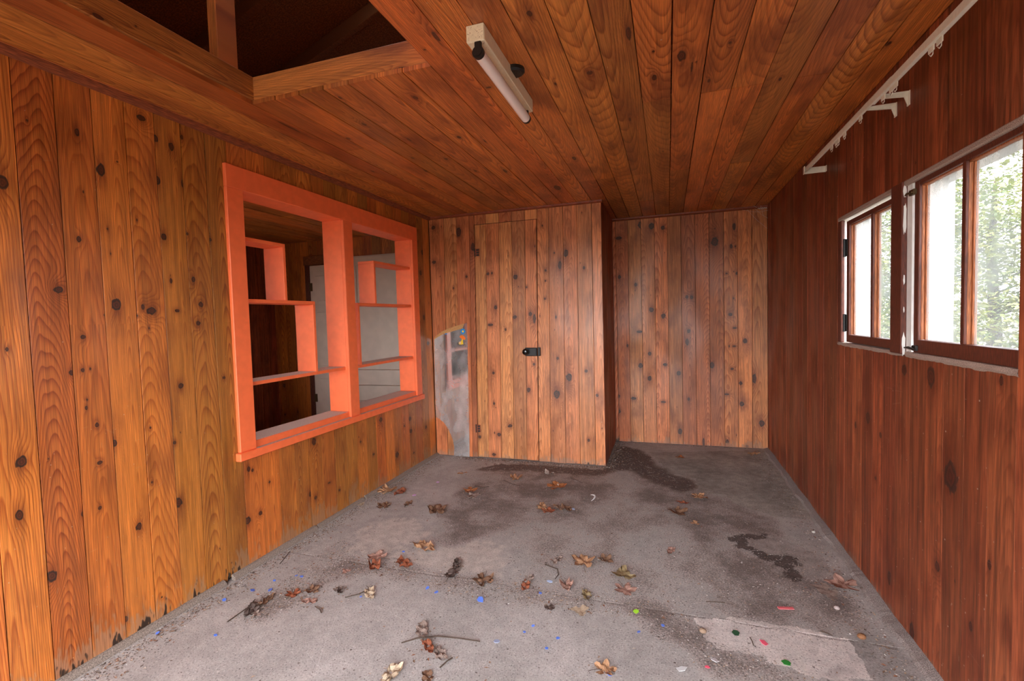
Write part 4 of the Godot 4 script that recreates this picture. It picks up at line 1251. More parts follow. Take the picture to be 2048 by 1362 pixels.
# ------------------------------------------------------------------ windows in the right wall
func build_windows() -> void:
	var X := W
	var fr := structure("trim_4", "white painted window lining and sills in the right wall", "window frame")
	var wm: Material = mats.white_paint
	# lining of the opening, deep white boards
	box(fr, "head_lining", mats.storm_paint, Vector3(X + 0.012, 1.678, -2.868), Vector3(X + 0.150, 1.704, -1.502), 0.001)
	box(fr, "sill_lining", wm, Vector3(X + 0.030, 1.036, -2.868), Vector3(X + 0.175, 1.058, -1.502), 0.001)
	box(fr, "side_lining", wm, Vector3(X + 0.012, 1.058, -2.868), Vector3(X + 0.034, 1.678, -2.846), 0.001)
	box(fr, "outer_lining", mats.storm_paint, Vector3(X + 0.034, 1.058, -2.868), Vector3(X + 0.110, 1.678, -2.846), 0.001)
	box(fr, "side_lining", wm, Vector3(X + 0.012, 1.058, -1.522), Vector3(X + 0.034, 1.678, -1.502), 0.001)
	box(fr, "outer_lining", mats.storm_paint, Vector3(X + 0.034, 1.058, -1.522), Vector3(X + 0.110, 1.678, -1.502), 0.001)
	box(fr, "side_lining", wm, Vector3(X + 0.004, 1.058, -2.128), Vector3(X + 0.034, 1.678, -2.090), 0.001)
	box(fr, "outer_lining", mats.storm_paint, Vector3(X + 0.034, 1.058, -2.128), Vector3(X + 0.110, 1.678, -2.090), 0.001)
	# storm frame outside
	for s in [[-2.99, -2.90], [-2.24, -2.17], [-1.56, -1.48]]:
		box(fr, "storm_stile", mats.storm_paint, Vector3(X + 0.141, 1.02, s[0]), Vector3(X + 0.165, 1.75, s[1]), 0.002)
	box(fr, "storm_rail", mats.storm_paint, Vector3(X + 0.141, 1.712, -2.90), Vector3(X + 0.165, 1.80, -1.40), 0.002)
	# worn head strip and broken board edges along the sill, on the room side
	box(fr, "worn_head_strip", mats.worn_white, Vector3(X - 0.006, 1.672, -2.846), Vector3(X + 0.012, 1.692, -1.512), 0.004)
	box(fr, "edge_strip", mats.sash_brown, Vector3(X - 0.004, 1.062, -2.850), Vector3(X + 0.013, 1.672, -2.802), 0.003)
	var rng := RandomNumberGenerator.new()
	rng.seed = 9
	for part_z in [[-2.855, -2.125], [-2.118, -1.512]]:
		var rows: Array = []
		var z: float = part_z[0]
		while z < part_z[1] + 0.001:
			var lift := 0.0 if part_z[0] < -2.5 else 0.004
			rows.append([Vector3(X + 0.034, 1.064 + lift, z), Vector3(X - 0.003 + rng.randf_range(-0.001, 0.001), 1.061 + lift + rng.randf_range(-0.001, 0.001), z), Vector3(X - 0.005 + rng.randf_range(-0.0015, 0.0015), 1.053 + rng.randf_range(-0.0015, 0.0015), z), Vector3(X + 0.002, 1.042 + rng.randf_range(-0.003, 0.003), z)])
			z += 0.02
		var g := Geo.new()
		for i in rows.size() - 1:
			for j in 3:
				var c := Vector3(X + 0.03, 1.03, rows[i][j].z)
				g.face(Transform3D.IDENTITY, [rows[i][j], rows[i][j + 1], rows[i + 1][j + 1]], c)
				g.face(Transform3D.IDENTITY, [rows[i][j], rows[i + 1][j + 1], rows[i + 1][j]], c)
		part(fr, "worn_sill", g, mats.worn_white)
	var post := box(fr, "mullion", mats.sash_brown, Vector3(X - 0.012, 1.055, -2.222), Vector3(X + 0.100, 1.690, -2.130), 0.003)
	post.set_meta("label", "brown post between the two windows with chipped white paint")
	var chips := Geo.new()
	for c in [[1.555, 0.060, 0.0055], [1.33, 0.020, 0.003], [1.09, 0.045, 0.0055], [1.655, 0.026, 0.005], [1.22, 0.012, 0.002]]:
		var poly := PackedVector2Array()
		for q in 12:
			var an := TAU * q / 12.0
			poly.append(Vector2(X - 0.003 + cos(an) * c[2] * rng.randf_range(0.7, 1.2), c[0] + sin(an) * c[1] * rng.randf_range(0.75, 1.15)))
		chips.slab(Transform3D(Basis.IDENTITY, Vector3(0, 0, -2.1302)), poly, 0.0, 0.0006)
	part(post, "paint_patch", chips, mats.white_paint)
	sash("window_1", "brown two-pane window farther from the viewer, hung on black hinges", -2.757, -2.225, true)
	sash("window_2", "brown two-pane window nearer the viewer, cut by the picture edge", -2.079, -1.522, false)

func sash(called: String, label: String, za: float, zb: float, far: bool) -> void:
	var s := structure(called, label, "window")
	var X := W + 0.006
	var br: Material = mats.sash_brown
	var ba: Material = mats.sash_bare
	var g0 := -2.725 if far else -2.047
	var m0 := -2.464 if far else -1.791
	var m1 := -2.443 if far else -1.772
	var g3 := zb - (0.012 if far else 0.010)
	var yb := 1.102 if far else 1.112
	var yt := 1.632 if far else 1.651
	# brown painted faces; the rebates behind them are bare wood
	box(s, "stile", br, Vector3(X, 1.066, za), Vector3(X + 0.010, yt + 0.026, g0), 0.002)
	box(s, "stile", br, Vector3(X, 1.066, g3), Vector3(X + 0.034, yt + 0.026, zb), 0.002)
	box(s, "top_rail", br, Vector3(X, yt + 0.004, g0), Vector3(X + 0.010, yt + 0.026, g3), 0.002)
	box(s, "bottom_rail", br, Vector3(X - 0.002, 1.066, g0), Vector3(X + 0.034, yb, g3), 0.002)
	box(s, "side_bead", ba, Vector3(X + 0.010, yb, za), Vector3(X + 0.020, yt + 0.020, g0 - 0.002), 0.0015)
	box(s, "side_bead", ba, Vector3(X + 0.020, yb, za), Vector3(X + 0.031, yt + 0.020, g0 + 0.002), 0.0015)
	box(s, "top_bead", ba, Vector3(X + 0.010, yt, g0), Vector3(X + 0.031, yt + 0.020, g3), 0.0015)
	box(s, "muntin", br, Vector3(X, yb, m0), Vector3(X + 0.008, yt + 0.004, m1), 0.0015)
	box(s, "muntin_rebate", ba, Vector3(X + 0.008, yb, m0 - 0.001), Vector3(X + 0.019, yt, m1 - 0.002), 0.001)
	box(s, "muntin_rebate", ba, Vector3(X + 0.019, yb, m0 - 0.003), Vector3(X + 0.031, yt, m1 + 0.002), 0.001)
	for p in [[g0 - 0.002, m0 + 0.002], [m1 - 0.002, g3 + 0.003]]:
		var g := Geo.new()
		g.tu0 = p[0]
		g.tul = 0.35
		g.tv0 = 1.0
		g.tvl = 0.7
		var t := Transform3D(Basis(Vector3(0, 0, 1), Vector3(0, 1, 0), Vector3(-1, 0, 0)), Vector3(X + 0.024, 0, 0))
		g.face(t, [Vector3(p[0], yb - 0.004, 0), Vector3(p[1], yb - 0.004, 0), Vector3(p[1], yt + 0.004, 0), Vector3(p[0], yt + 0.004, 0)], Vector3((p[0] + p[1]) * 0.5, 1.3, -1.0))
		part(s, "pane", g, mats.glass)
	if far:
		for hy in [1.53, 1.16]:
			var g := Geo.new()
			g.cbox(Transform3D.IDENTITY, Vector3(X - 0.004, hy - 0.042, za - 0.030), Vector3(X - 0.001, hy + 0.042, za + 0.018), 0.001)
			g.lathe(Transform3D(Basis.IDENTITY, Vector3(X - 0.006, hy - 0.044, za - 0.008)), [Vector2(0, 0), Vector2(0.007, 0), Vector2(0.007, 0.088), Vector2(0, 0.088)], 10)
			var h := part(s, "hinge", g, mats.black_iron)
			var sc := Geo.new()
			for q in [-0.026, 0.0, 0.026]:
				sc.lathe(Transform3D(Basis(Vector3(0, 1, 0), Vector3(-1, 0, 0), Vector3(0, 0, 1)), Vector3(X - 0.0035, hy + q, za - 0.023)), [Vector2(0.005, 0), Vector2(0.004, 0.0015), Vector2(0, 0.0015)], 8)
			part(h, "screw", sc, mats.brass)
	else:
		var g := Geo.new()
		g.cbox(Transform3D.IDENTITY, Vector3(X - 0.010, 1.628, za - 0.022), Vector3(X + 0.002, 1.648, za + 0.014), 0.002)
		g.tube([Vector3(X - 0.012, 1.636, za - 0.040), Vector3(X - 0.016, 1.637, za - 0.018), Vector3(X - 0.012, 1.636, za + 0.010)], [0.003, 0.0045, 0.003], 7)
		part(s, "catch", g, mats.brass)
		var g2 := Geo.new()
		g2.tube([Vector3(X - 0.012, 1.080, za - 0.035), Vector3(X - 0.018, 1.083, za + 0.005), Vector3(X - 0.014, 1.077, za + 0.055)], [0.003, 0.005, 0.003], 7)
		g2.cbox(Transform3D.IDENTITY, Vector3(X - 0.010, 1.072, za + 0.010), Vector3(X - 0.001, 1.092, za + 0.040), 0.002)
		part(s, "stay", g2, mats.steel)

# ------------------------------------------------------------------ lamp, rail, mirror
func build_lamp() -> void:
	var l := thing("fluorescent_lamp", "unlit cream batten lamp with one fluorescent tube on the ceiling", "lamp")
	var g := Geo.new()
	g.cbox(Transform3D.IDENTITY, Vector3(1.433, 2.098, -1.985), Vector3(1.494, 2.150, -1.424), 0.003)
	part(l, "batten", g, mats.cream_enamel)
	var rust := Geo.new()
	var rng := RandomNumberGenerator.new()
	rng.seed = 3
	rust.cbox(Transform3D.IDENTITY, Vector3(1.434, 2.099, -1.425), Vector3(1.493, 2.149, -1.4215), 0.001)
	var cap := part(l, "end_cap", rust, mats.cream_enamel)
	cap.set_meta("label", "rust-speckled end cap")
	var sp := Geo.new()
	for i in 46:
		var a := rng.randf_range(1.437, 1.489)
		var b := rng.randf_range(2.103, 2.145)
		var r := rng.randf_range(0.0006, 0.0018)
		sp.cbox(Transform3D.IDENTITY, Vector3(a, b, -1.4217), Vector3(a + r, b + r, -1.4212), 0.0001)
	for i in 30:
		var a := rng.randf_range(1.455, 1.489)
		var b := -1.43 - absf(rng.randfn()) * 0.025
		var r := rng.randf_range(0.0006, 0.0018)
		sp.cbox(Transform3D.IDENTITY, Vector3(a, 2.0976, b - r), Vector3(a + r, 2.0981, b), 0.0001)
	part(cap, "rust_speck", sp, mats.trim_wood).set_meta("kind", "stuff")
	var tb := Geo.new()
	var ax := Transform3D(Basis(Vector3(1, 0, 0), Vector3(0, 0, -1), Vector3(0, 1, 0)), Vector3(1.470, 2.066, -1.436))
	tb.lathe(ax, [Vector2(0.0, 0.0), Vector2(0.0165, 0.0), Vector2(0.0185, 0.003), Vector2(0.0185, 0.517), Vector2(0.0165, 0.520), Vector2(0.0, 0.520)], 28)
	part(l, "tube", tb, mats.tube_glass)
	for e in [[-1.424, -1.437], [-1.955, -1.966]]:
		var s := Geo.new()
		s.cbox(Transform3D.IDENTITY, Vector3(1.459, 2.060, e[1]), Vector3(1.481, 2.099, e[0]), 0.002)
		s.lathe(Transform3D(ax.basis, Vector3(1.470, 2.066, e[0] + 0.002)), [Vector2(0.0, 0.0), Vector2(0.013, 0.0), Vector2(0.013, 0.003), Vector2(0.0195, 0.003), Vector2(0.0195, 0.015), Vector2(0.0, 0.015)], 24)
		part(l, "socket", s, mats.black_plastic)
	var d := thing("ceiling_rose", "dark round plate on the ceiling beside the batten lamp", "plate")
	var dg := Geo.new()
	dg.lathe(Transform3D(Basis(Vector3(1, 0, 0), Vector3(0, -1, 0), Vector3(0, 0, -1)), Vector3(1.497, 2.1495, -1.722)), [Vector2(0.0, 0.0), Vector2(0.038, 0.0), Vector2(0.038, 0.012), Vector2(0.030, 0.018), Vector2(0.0, 0.018)], 28)
	part(d, "cover", dg, mats.black_plastic)
	var sg := Geo.new()
	sg.lathe(Transform3D(Basis(Vector3(1, 0, 0), Vector3(0, -1, 0), Vector3(0, 0, -1)), Vector3(1.516, 2.133, -1.715)), [Vector2(0.005, 0.0), Vector2(0.004, 0.003), Vector2(0.0, 0.003)], 10)
	part(d, "screw", sg, mats.steel)

func build_cobweb() -> void:
	var c := thing("cobweb", "dusty white cobweb in the upper right corner of the alcove", "cobweb")
	var m := flat_mat("web", Color(0.80, 0.78, 0.75), 0.9)
	var o := Vector3(W, H, -D2)
	var ends := [[Vector3(-0.16, -0.022, 0.004), Vector3(-0.004, -0.20, 0.01)], [Vector3(-0.10, -0.022, 0.02), Vector3(-0.003, -0.12, 0.05)], [Vector3(-0.06, -0.004, 0.05), Vector3(-0.03, -0.09, 0.003)], [Vector3(-0.12, -0.003, 0.06), Vector3(-0.003, -0.05, 0.02)], [Vector3(-0.20, -0.022, 0.012), Vector3(-0.02, -0.05, 0.003)], [Vector3(-0.003, -0.06, 0.09), Vector3(-0.05, -0.022, 0.012)]]
	for e in ends:
		var g := Geo.new()
		var a: Vector3 = o + e[0]
		var b: Vector3 = o + e[1]
		var mid := (a + b) * 0.5 + Vector3(0, -0.012, 0.004)
		g.tube([a, mid, b], [0.0007, 0.0005, 0.0007], 5)
		part(c, "strand", g, m)
	var k := Geo.new()
	for q in 5:
		k.tube([o + Vector3(-0.075 + q * 0.014, -0.024, 0.006 + 0.004 * (q % 2)), o + Vector3(-0.068 + q * 0.014, -0.018, 0.014), o + Vector3(-0.060 + q * 0.014, -0.026, 0.008)], [0.002, 0.004, 0.002], 6)
	part(c, "dust_clump", k, m)

func build_rail() -> void:
	var r := thing("curtain_rail", "white curtain rail with hooks and brackets above the windows", "curtain rail")
	var m: Material = mats.rail_white
	var x := W - 0.098
	for s in [[-3.055, -1.985, 2.004, 0.0], [-2.14, -0.9, 1.996, 0.004]]:
		var g := Geo.new()
		var a := Vector3(x - 0.006 - s[3], s[2] - 0.010, s[0])
		g.cbox(Transform3D.IDENTITY, a, Vector3(x - 0.003 - s[3], s[2] + 0.013, s[1]), 0.0008)
		g.cbox(Transform3D.IDENTITY, Vector3(x - 0.006 - s[3], s[2] + 0.010, s[0]), Vector3(x + 0.006, s[2] + 0.013, s[1]), 0.0008)
		g.cbox(Transform3D.IDENTITY, Vector3(x - 0.006 - s[3], s[2] - 0.012, s[0]), Vector3(x + 0.004, s[2] - 0.009, s[1]), 0.0008)
		part(r, "rail", g, m)
	# end bracket: a plate that returns to the wall
	var e := Geo.new()
	e.cbox(Transform3D.IDENTITY, Vector3(x - 0.010, 1.985, -3.064), Vector3(W, 2.018, -3.060), 0.0008)
	e.cbox(Transform3D.IDENTITY, Vector3(x - 0.012, 1.982, -3.062), Vector3(x - 0.008, 2.022, -3.035), 0.0008)
	e.cbox(Transform3D.IDENTITY, Vector3(W - 0.003, 1.985, -3.066), Vector3(W, 2.018, -3.044), 0.0008)
	part(r, "end_bracket", e, m)
	for z in [-2.215, -2.112]:
		var b := Geo.new()
		var y := 2.000
		var t := Transform3D(Basis.IDENTITY, Vector3(0, 0, z))
		b.slab(t, PackedVector2Array([Vector2(x - 0.004, y - 0.006), Vector2(x + 0.03, y - 0.010), Vector2(W - 0.016, y - 0.014), Vector2(W - 0.006, y - 0.042), Vector2(W, y - 0.046), Vector2(W, y + 0.006), Vector2(x - 0.004, y + 0.004)]), -0.002, 0.002)
		b.cbox(Transform3D.IDENTITY, Vector3(x - 0.004, y + 0.001, z - 0.008), Vector3(W, y + 0.005, z + 0.008), 0.0008)
		b.cbox(Transform3D.IDENTITY, Vector3(W - 0.004, y - 0.046, z - 0.010), Vector3(W, y + 0.006, z + 0.010), 0.001)
		part(r, "bracket", b, m)
	for z in [-2.62, -2.555, -2.53, -2.45, -2.27, -2.06, -1.995, -1.965, -1.735, -1.69]:
		var g := Geo.new()
		var y := 1.992 if z < -2.1 else 1.984
		g.cbox(Transform3D.IDENTITY, Vector3(x - 0.001, y - 0.016, z - 0.016), Vector3(x + 0.003, y + 0.004, z + 0.016), 0.0012)
		g.tube([Vector3(x + 0.001, y - 0.014, z + 0.010), Vector3(x + 0.002, y - 0.024, z + 0.006), Vector3(x + 0.001, y - 0.027, z - 0.002), Vector3(x, y - 0.021, z - 0.008)], [0.0016, 0.0016, 0.0016, 0.0012], 6)
		part(r, "glider", g, m)

func build_mirror() -> void:
	var z := -D1 + 0.0015
	var mr := thing("broken_mirror", "broken dusty mirror standing in the corner beside the closet door", "mirror")
	var g := Geo.new()
	g.tu0 = 0.0
	g.tul = 0.6
	g.tvl = 1.2
	var poly := PackedVector2Array()
	for p in [[0.014, 1.056], [0.042, 1.074], [0.072, 1.089], [0.102, 1.104], [0.149, 1.117], [0.207, 1.131], [0.265, 1.145], [0.300, 1.154], [0.318, 1.197], [0.341, 1.202], [0.341, 1.0], [0.336, 0.585], [0.326, 0.004], [0.172, 0.004], [0.178, 0.06], [0.176, 0.10], [0.168, 0.145], [0.150, 0.195], [0.120, 0.255], [0.082, 0.305], [0.040, 0.335], [0.006, 0.350], [0.008, 0.7]]:
		poly.append(Vector2(p[0], p[1]))
	g.slab(Transform3D(Basis.IDENTITY, Vector3(0, 0, z)), poly, 0.0, 0.004)
	part(mr, "glass", g, mats.mirror)
	# bare tan band where the top of the mirror broke off
	var b := Geo.new()
	var band := PackedVector2Array()
	for p in [[0.014, 1.0565], [0.014, 1.071], [0.043, 1.097], [0.091, 1.128], [0.127, 1.143], [0.162, 1.156], [0.209, 1.170], [0.255, 1.181], [0.295, 1.192], [0.3175, 1.1972], [0.2995, 1.1545], [0.265, 1.1455], [0.207, 1.1315], [0.149, 1.1175], [0.102, 1.1045], [0.072, 1.0895], [0.042, 1.0745]]:
		band.append(Vector2(p[0], p[1]))
	b.slab(Transform3D(Basis.IDENTITY, Vector3(0, 0, z)), band, 0.0, 0.003)
	part(mr, "backing_strip", b, mottled("backing", Color(0.84, 0.63, 0.40), 0.8, mats.noise_a, 9.0)).set_meta("label", "tan strip of bare backing along the broken top edge")
	# stickers
	var zs := z + 0.0041
	var fl := Geo.new()
	var pts := PackedVector2Array()
	for i in 48:
		var a := TAU * i / 48.0
		var r := 0.0235 + 0.0055 * absf(cos(a * 4.0)) - 0.003
		pts.append(Vector2(0.301 + cos(a) * r, 1.127 + sin(a) * r))
	fl.slab(Transform3D(Basis.IDENTITY, Vector3(0, 0, zs)), pts, 0.0, 0.0004)
	var flower := part(mr, "flower_sticker", fl, flat_mat("sticker_blue", Color(0.08, 0.52, 0.80), 0.5))
	flower.set_meta("label", "blue flower sticker with a yellow centre")
	var fc := Geo.new()
	var ring := PackedVector2Array()
	for i in 20:
		ring.append(Vector2(0.301 + cos(TAU * i / 20.0) * 0.0095, 1.127 + sin(TAU * i / 20.0) * 0.0095))
	fc.slab(Transform3D(Basis.IDENTITY, Vector3(0, 0, zs + 0.0004)), ring, 0.0, 0.0003)
	part(flower, "flower_centre", fc, flat_mat("sticker_yellow", Color(0.93, 0.78, 0.16), 0.5))
	var mc := Geo.new()
	var capp := PackedVector2Array()
	for p in [[0.266, 1.079], [0.272, 1.088], [0.283, 1.093], [0.298, 1.092], [0.312, 1.083], [0.322, 1.068], [0.323, 1.056], [0.312, 1.052], [0.300, 1.055], [0.288, 1.061], [0.276, 1.070]]:
		capp.append(Vector2(p[0], p[1]))
	mc.slab(Transform3D(Basis.IDENTITY, Vector3(0, 0, zs)), capp, 0.0, 0.0004)
	var mush := part(mr, "mushroom_sticker", mc, flat_mat("sticker_orange", Color(0.95, 0.47, 0.06), 0.5))
	mush.set_meta("label", "orange toadstool sticker on a yellow foot")
	var st := Geo.new()
	var stem := PackedVector2Array()
	for p in [[0.298, 1.0555], [0.289, 1.060], [0.285, 1.045], [0.276, 1.038], [0.262, 1.036], [0.256, 1.025], [0.262, 1.012], [0.285, 1.010], [0.302, 1.014], [0.299, 1.030]]:
		stem.append(Vector2(p[0], p[1]))
	st.slab(Transform3D(Basis.IDENTITY, Vector3(0, 0, zs)), stem, 0.0, 0.0003)
	part(mush, "toadstool_foot", st, mats.sticker_yellow)
	var pp := Geo.new()
	var pk := PackedVector2Array()
	for i in 14:
		pk.append(Vector2(0.270 + cos(TAU * i / 14.0) * 0.010, 1.026 + sin(TAU * i / 14.0) * 0.011))
	pp.slab(Transform3D(Basis.IDENTITY, Vector3(0, 0, zs + 0.0003)), pk, 0.0, 0.0003)
	part(mush, "pale_spot", pp, flat_mat("sticker_pale", Color(0.92, 0.74, 0.66), 0.5))
	var bs := Geo.new()
	bs.cbox(Transform3D.IDENTITY, Vector3(0.125, 1.103, zs), Vector3(0.137, 1.112, zs + 0.0004), 0.0001)
	bs.cbox(Transform3D.IDENTITY, Vector3(0.140, 1.104, zs), Vector3(0.149, 1.111, zs + 0.0004), 0.0001)
	part(mr, "sticker_remnant", bs, mats.sticker_blue)

# ------------------------------------------------------------------ litter on the floor
func leaf_mesh(shape: String, curl: float, sd: int) -> Geo:
	# unit leaf, about one across, lying on y = 0
	var rng := RandomNumberGenerator.new()
	rng.seed = sd
	var g := Geo.new()
	var n := 36
	var rings := 4
	var ph := rng.randf() * TAU
	var bend := rng.randf_range(0.3, 1.0) * curl
	var wob := rng.randf() * TAU
	var pos: Array = []
	for r in rings + 1:
		var ring: Array = []
		for i in n:
			var a := TAU * i / n
			var rad := 0.5
			match shape:
				"lobed":
					var l := absf(cos(a * 2.5))
					rad = 0.22 + 0.30 * pow(l, 0.8) + 0.05 * sin(a * 11.0 + ph) * l
					if absf(wrapf(a - PI, -PI, PI)) < 0.25:
						rad *= 0.6
				"oval":
					rad = 0.52 * 0.5 / sqrt(pow(0.5 * cos(a), 2) + pow(sin(a), 2)) * (1.0 + 0.16 * sin(a * 5.0 + ph) + 0.10 * sin(a * 13.0 + ph * 2.0))
				"scrap":
					rad = 0.38 + 0.12 * sin(a * 3.0 + ph) + 0.06 * sin(a * 7.0 + ph * 2.0) + 0.03 * sin(a * 15.0)
			var q := Vector2(cos(a), sin(a)) * rad * r / rings
			# curl: roll the blade about its long axis and lift the tips
			var z := q.y
			var ang := z * bend * 4.2
			var y := (1.0 - cos(ang)) / (4.2 * maxf(bend, 0.05)) if bend > 0.02 else 0.0
			var zz := sin(ang) / (4.2 * maxf(bend, 0.05)) if bend > 0.02 else z
			y += curl * 0.10 * sin(q.x * 14.0 + ph * 3.0) * sin(q.y * 12.0 + wob) + curl * 0.16 * q.x * q.x * 2.0 + curl * 0.05 * sin(q.x * 9.0 + wob) * cos(q.y * 7.0 + ph) + 0.015
			ring.append(Vector3(q.x, y, zz))
		pos.append(ring)
	for r in rings:
		for i in n:
			var j := (i + 1) % n
			var a: Vector3 = pos[r][i]
			var b: Vector3 = pos[r][j]
			var c: Vector3 = pos[r + 1][j]
			var d: Vector3 = pos[r + 1][i]
			var nn := (b - a).cross(c - a)
			if nn.length_squared() < 1e-14:
				nn = (c - a).cross(d - a)
			nn = nn.normalized()
			if nn.y < 0.0:
				nn = -nn
			if r > 0:
				g.tri(a, b, c, nn, nn, nn)
			g.tri(a, c, d, nn, nn, nn)
	return g

func build_litter() -> void:
	var rng := RandomNumberGenerator.new()
	rng.seed = 44
	var i := 0
	for row in leaf_rows:
		var l := thing("dry_leaf", row[7], "leaf", "dry leaves on the floor", Vector3(row[2], 0.0012, row[3]))
		l.rotation.y = deg_to_rad(row[5])
		var g := leaf_mesh(row[0], row[6], 500 + i)
		var s: float = row[4] * 1.3
		var bl := part(l, "blade", g, mats["leaf_" + row[1]])
		bl.scale = Vector3.ONE * s
		if row[0] != "scrap":
			var st := Geo.new()
			st.tube([Vector3(-0.12 * s, 0.024 * s, 0), Vector3(-0.32 * s, 0.06 * s, 0.01 * s), Vector3(-0.62 * s, 0.05 * s, 0.05 * s), Vector3(-0.75 * s, 0.03 * s, 0.09 * s)], [0.0011, 0.001, 0.0009, 0.0012], 5)
			part(l, "stem", st, mats.twig)
		i += 1
	var names := {"blue": "blue", "paleblue": "pale blue", "whiteblue": "white-blue", "lime": "lime green", "pink": "pink", "green": "green", "darkgreen": "dark green", "white": "white", "lilac": "lilac"}
	var own := {"paleblue_0": "pale blue flake alone on the front bare concrete", "paleblue_1": "pale blue flake beside the brown rolled leaf", "whiteblue_0": "white-blue flake inside the loop of the curved twig", "lime_0": "lime green flake in front of the litter mound", "pink_0": "bright pink flake on the pale bare slab", "pink_1": "tiny pink flake at the bottom between two white flakes", "green_0": "green flake on the pale slab near the bottom edge", "darkgreen_0": "dark green flake on the pale bare slab", "white_0": "white flake in the dark soil, right of another", "white_1": "white sliver at the bottom edge in dark soil", "white_2": "white flake lying against the orange-tan leaf by the closet", "lilac_0": "lilac flake near the tan and russet leaves", "lilac_1": "small lilac flake between the left wall and the stain"}
	var blue: Array = ["blue flake by the left baseboard, left of the litter pile",
		"blue flake behind the rolled leaves of the left litter pile",
		"blue flake right of the one behind the rolled leaves",
		"blue flake in the litter between left wall and joint",
		"smaller blue flake just left of the one by the joint",
		"tiny blue flake on the pale patch beside the trough-shaped leaf",
		"blue flake left of a pair before the litter line",
		"blue flake right of a pair before the litter line",
		"largest blue flake, in front of the cross-floor litter line",
		"tiny blue flake in the grit near the left wall",
		"blue flake alone on bare concrete near the left wall",
		"blue flake at the left edge of the floor by the baseboard",
		"tiny blue flake beside the pale tan leaf sliver",
		"blue flake left of the pale slab, in front of the lime flake",
		"blue flake in the middle foreground, right of another",
		"lower blue flake in the middle foreground",
		"blue flake in front of the cream leaf scrap",
		"blue flake left of the one before the cream leaf scrap",
		"pale-edged blue flake below the lime green flake",
		"blue flake beside the tan leaf at the bottom edge",
		"blue flake beside the orange-russet leaf in the litter line"]
	var seen := {}
	for row in chip_rows:
		var k: int = seen.get(row[0], 0)
		seen[row[0]] = k + 1
		var key := "%s_%d" % [row[0], k]
		var lab: String = own[key] if own.has(key) else blue[k]
		var g := Geo.new()
		var poly := PackedVector2Array()
		var nn := rng.randi_range(5, 7)
		var s: float = row[3] * 0.55
		for q in nn:
			var a := TAU * q / nn
			poly.append(Vector2(cos(a) * s * rng.randf_range(0.6, 1.05), sin(a) * s * rng.randf_range(0.5, 1.0)))
		var t := Transform3D(Basis(Vector3(1, 0, 0), rng.randf() * 0.35) * Basis(Vector3(1, 0, 0), -PI * 0.5), Vector3.ZERO)
		g.slab(t, poly, 0.0, 0.0012)
		var ms := g.mesh()
		ms.surface_set_material(0, mats["chip_" + row[0]])
		var o := MeshInstance3D.new()
		o.name = numbered("paint_flake")
		o.mesh = ms
		o.position = Vector3(row[1], 0.002 - ms.get_aabb().position.y * 0.5, row[2])
		o.rotation.y = rng.randf() * TAU
		add_child(o)
		tag(o, lab, "flake", "paint flakes on the floor")
	var twig_labels := ["long thin bent twig in the bare foreground", "curved hooked twig in the cross-floor litter line", "pale straw-like twig beside the orange-tan leaf", "twig lying along the left litter pile", "short twig by the pale leaf sliver", "short twig leaning near the left baseboard litter", "short dark twig on the pale bare slab", "short twig where the pale slab meets the dirt", "tiny bent twig below the dusty pink leaf", "thin reddish straight twig on the dark dirt", "twig arching over the dirt left of the closet leaf", "short twig close to the closet's right corner", "short twig beside the grey curled leaf in front"]
	var ti := 0
	for tr in twig_rows:
		var g := Geo.new()
		var pts: Array = []
		var rad: Array = []
		for p in tr:
			pts.append(Vector3(p.x - tr[0].x, 0.003 + rng.randf() * 0.004, p.y - tr[0].y))
			rad.append(0.0016 + rng.randf() * 0.001)
		if pts.size() == 2:
			pts.insert(1, (pts[0] + pts[1]) * 0.5 + Vector3(0.001, 0.002, 0.001))
			rad.append(0.0015)
		g.tube(pts, rad, 6)
		var ms := g.mesh()
		ms.surface_set_material(0, mats.twig)
		var o := MeshInstance3D.new()
		o.name = numbered("twig")
		o.mesh = ms
		o.position = Vector3(tr[0].x, 0.0, tr[0].y)
		add_child(o)
		tag(o, twig_labels[ti], "twig")
		ti += 1
	# pink strip, white crescent, acorn, pebbles
	var ps := thing("pink_strip", "pink plastic strip on the dirt near the right wall", "plastic strip", "", Vector3(2.473, 0, -2.152))
	var pg := Geo.new()
	pg.cbox(Transform3D(Basis(Vector3.UP, 0.21), Vector3.ZERO), Vector3(-0.031, 0.002, -0.008), Vector3(0.031, 0.0045, 0.008), 0.0008)
	part(ps, "strip", pg, flat_mat("pink_plastic", Color(0.86, 0.42, 0.44), 0.6))
	var cr := thing("white_crescent", "white crescent-shaped plastic sliver on the dark dirt", "sliver", "", Vector3(1.52, 0, -3.14))
	var cg := Geo.new()
	var cp: Array = []
	var crd: Array = []
	for q in 9:
		var a := -0.9 + 2.3 * q / 8.0
		cp.append(Vector3(cos(a) * 0.045 - 0.02, 0.006 + 0.010 * sin(PI * q / 8.0), -sin(a) * 0.06))
		crd.append(0.0012 + 0.0045 * sin(PI * q / 8.0))
	cg.tube(cp, crd, 7)
	part(cr, "sliver", cg, mats.chip_white)
	for q in [["acorn", "orange-brown acorn by the right wall at the slab's end", "acorn", Vector3(2.695, 0.012, -2.02), Color(0.60, 0.40, 0.25), 0.013], ["pebble", "round tan pebble at the left tip of the pale slab", "pebble", Vector3(2.139, 0.009, -1.901), Color(0.66, 0.54, 0.44), 0.012], ["pebble", "pale pebble in the dirt beside the right ledge", "pebble", Vector3(2.775, 0.006, -2.948), Color(0.80, 0.76, 0.72), 0.009], ["pebble", "pale chip of stone right of the pink strip", "pebble", Vector3(2.67, 0.005, -2.206), Color(0.76, 0.68, 0.66), 0.010]]:
		var g := Geo.new()
		var rr: float = q[5]
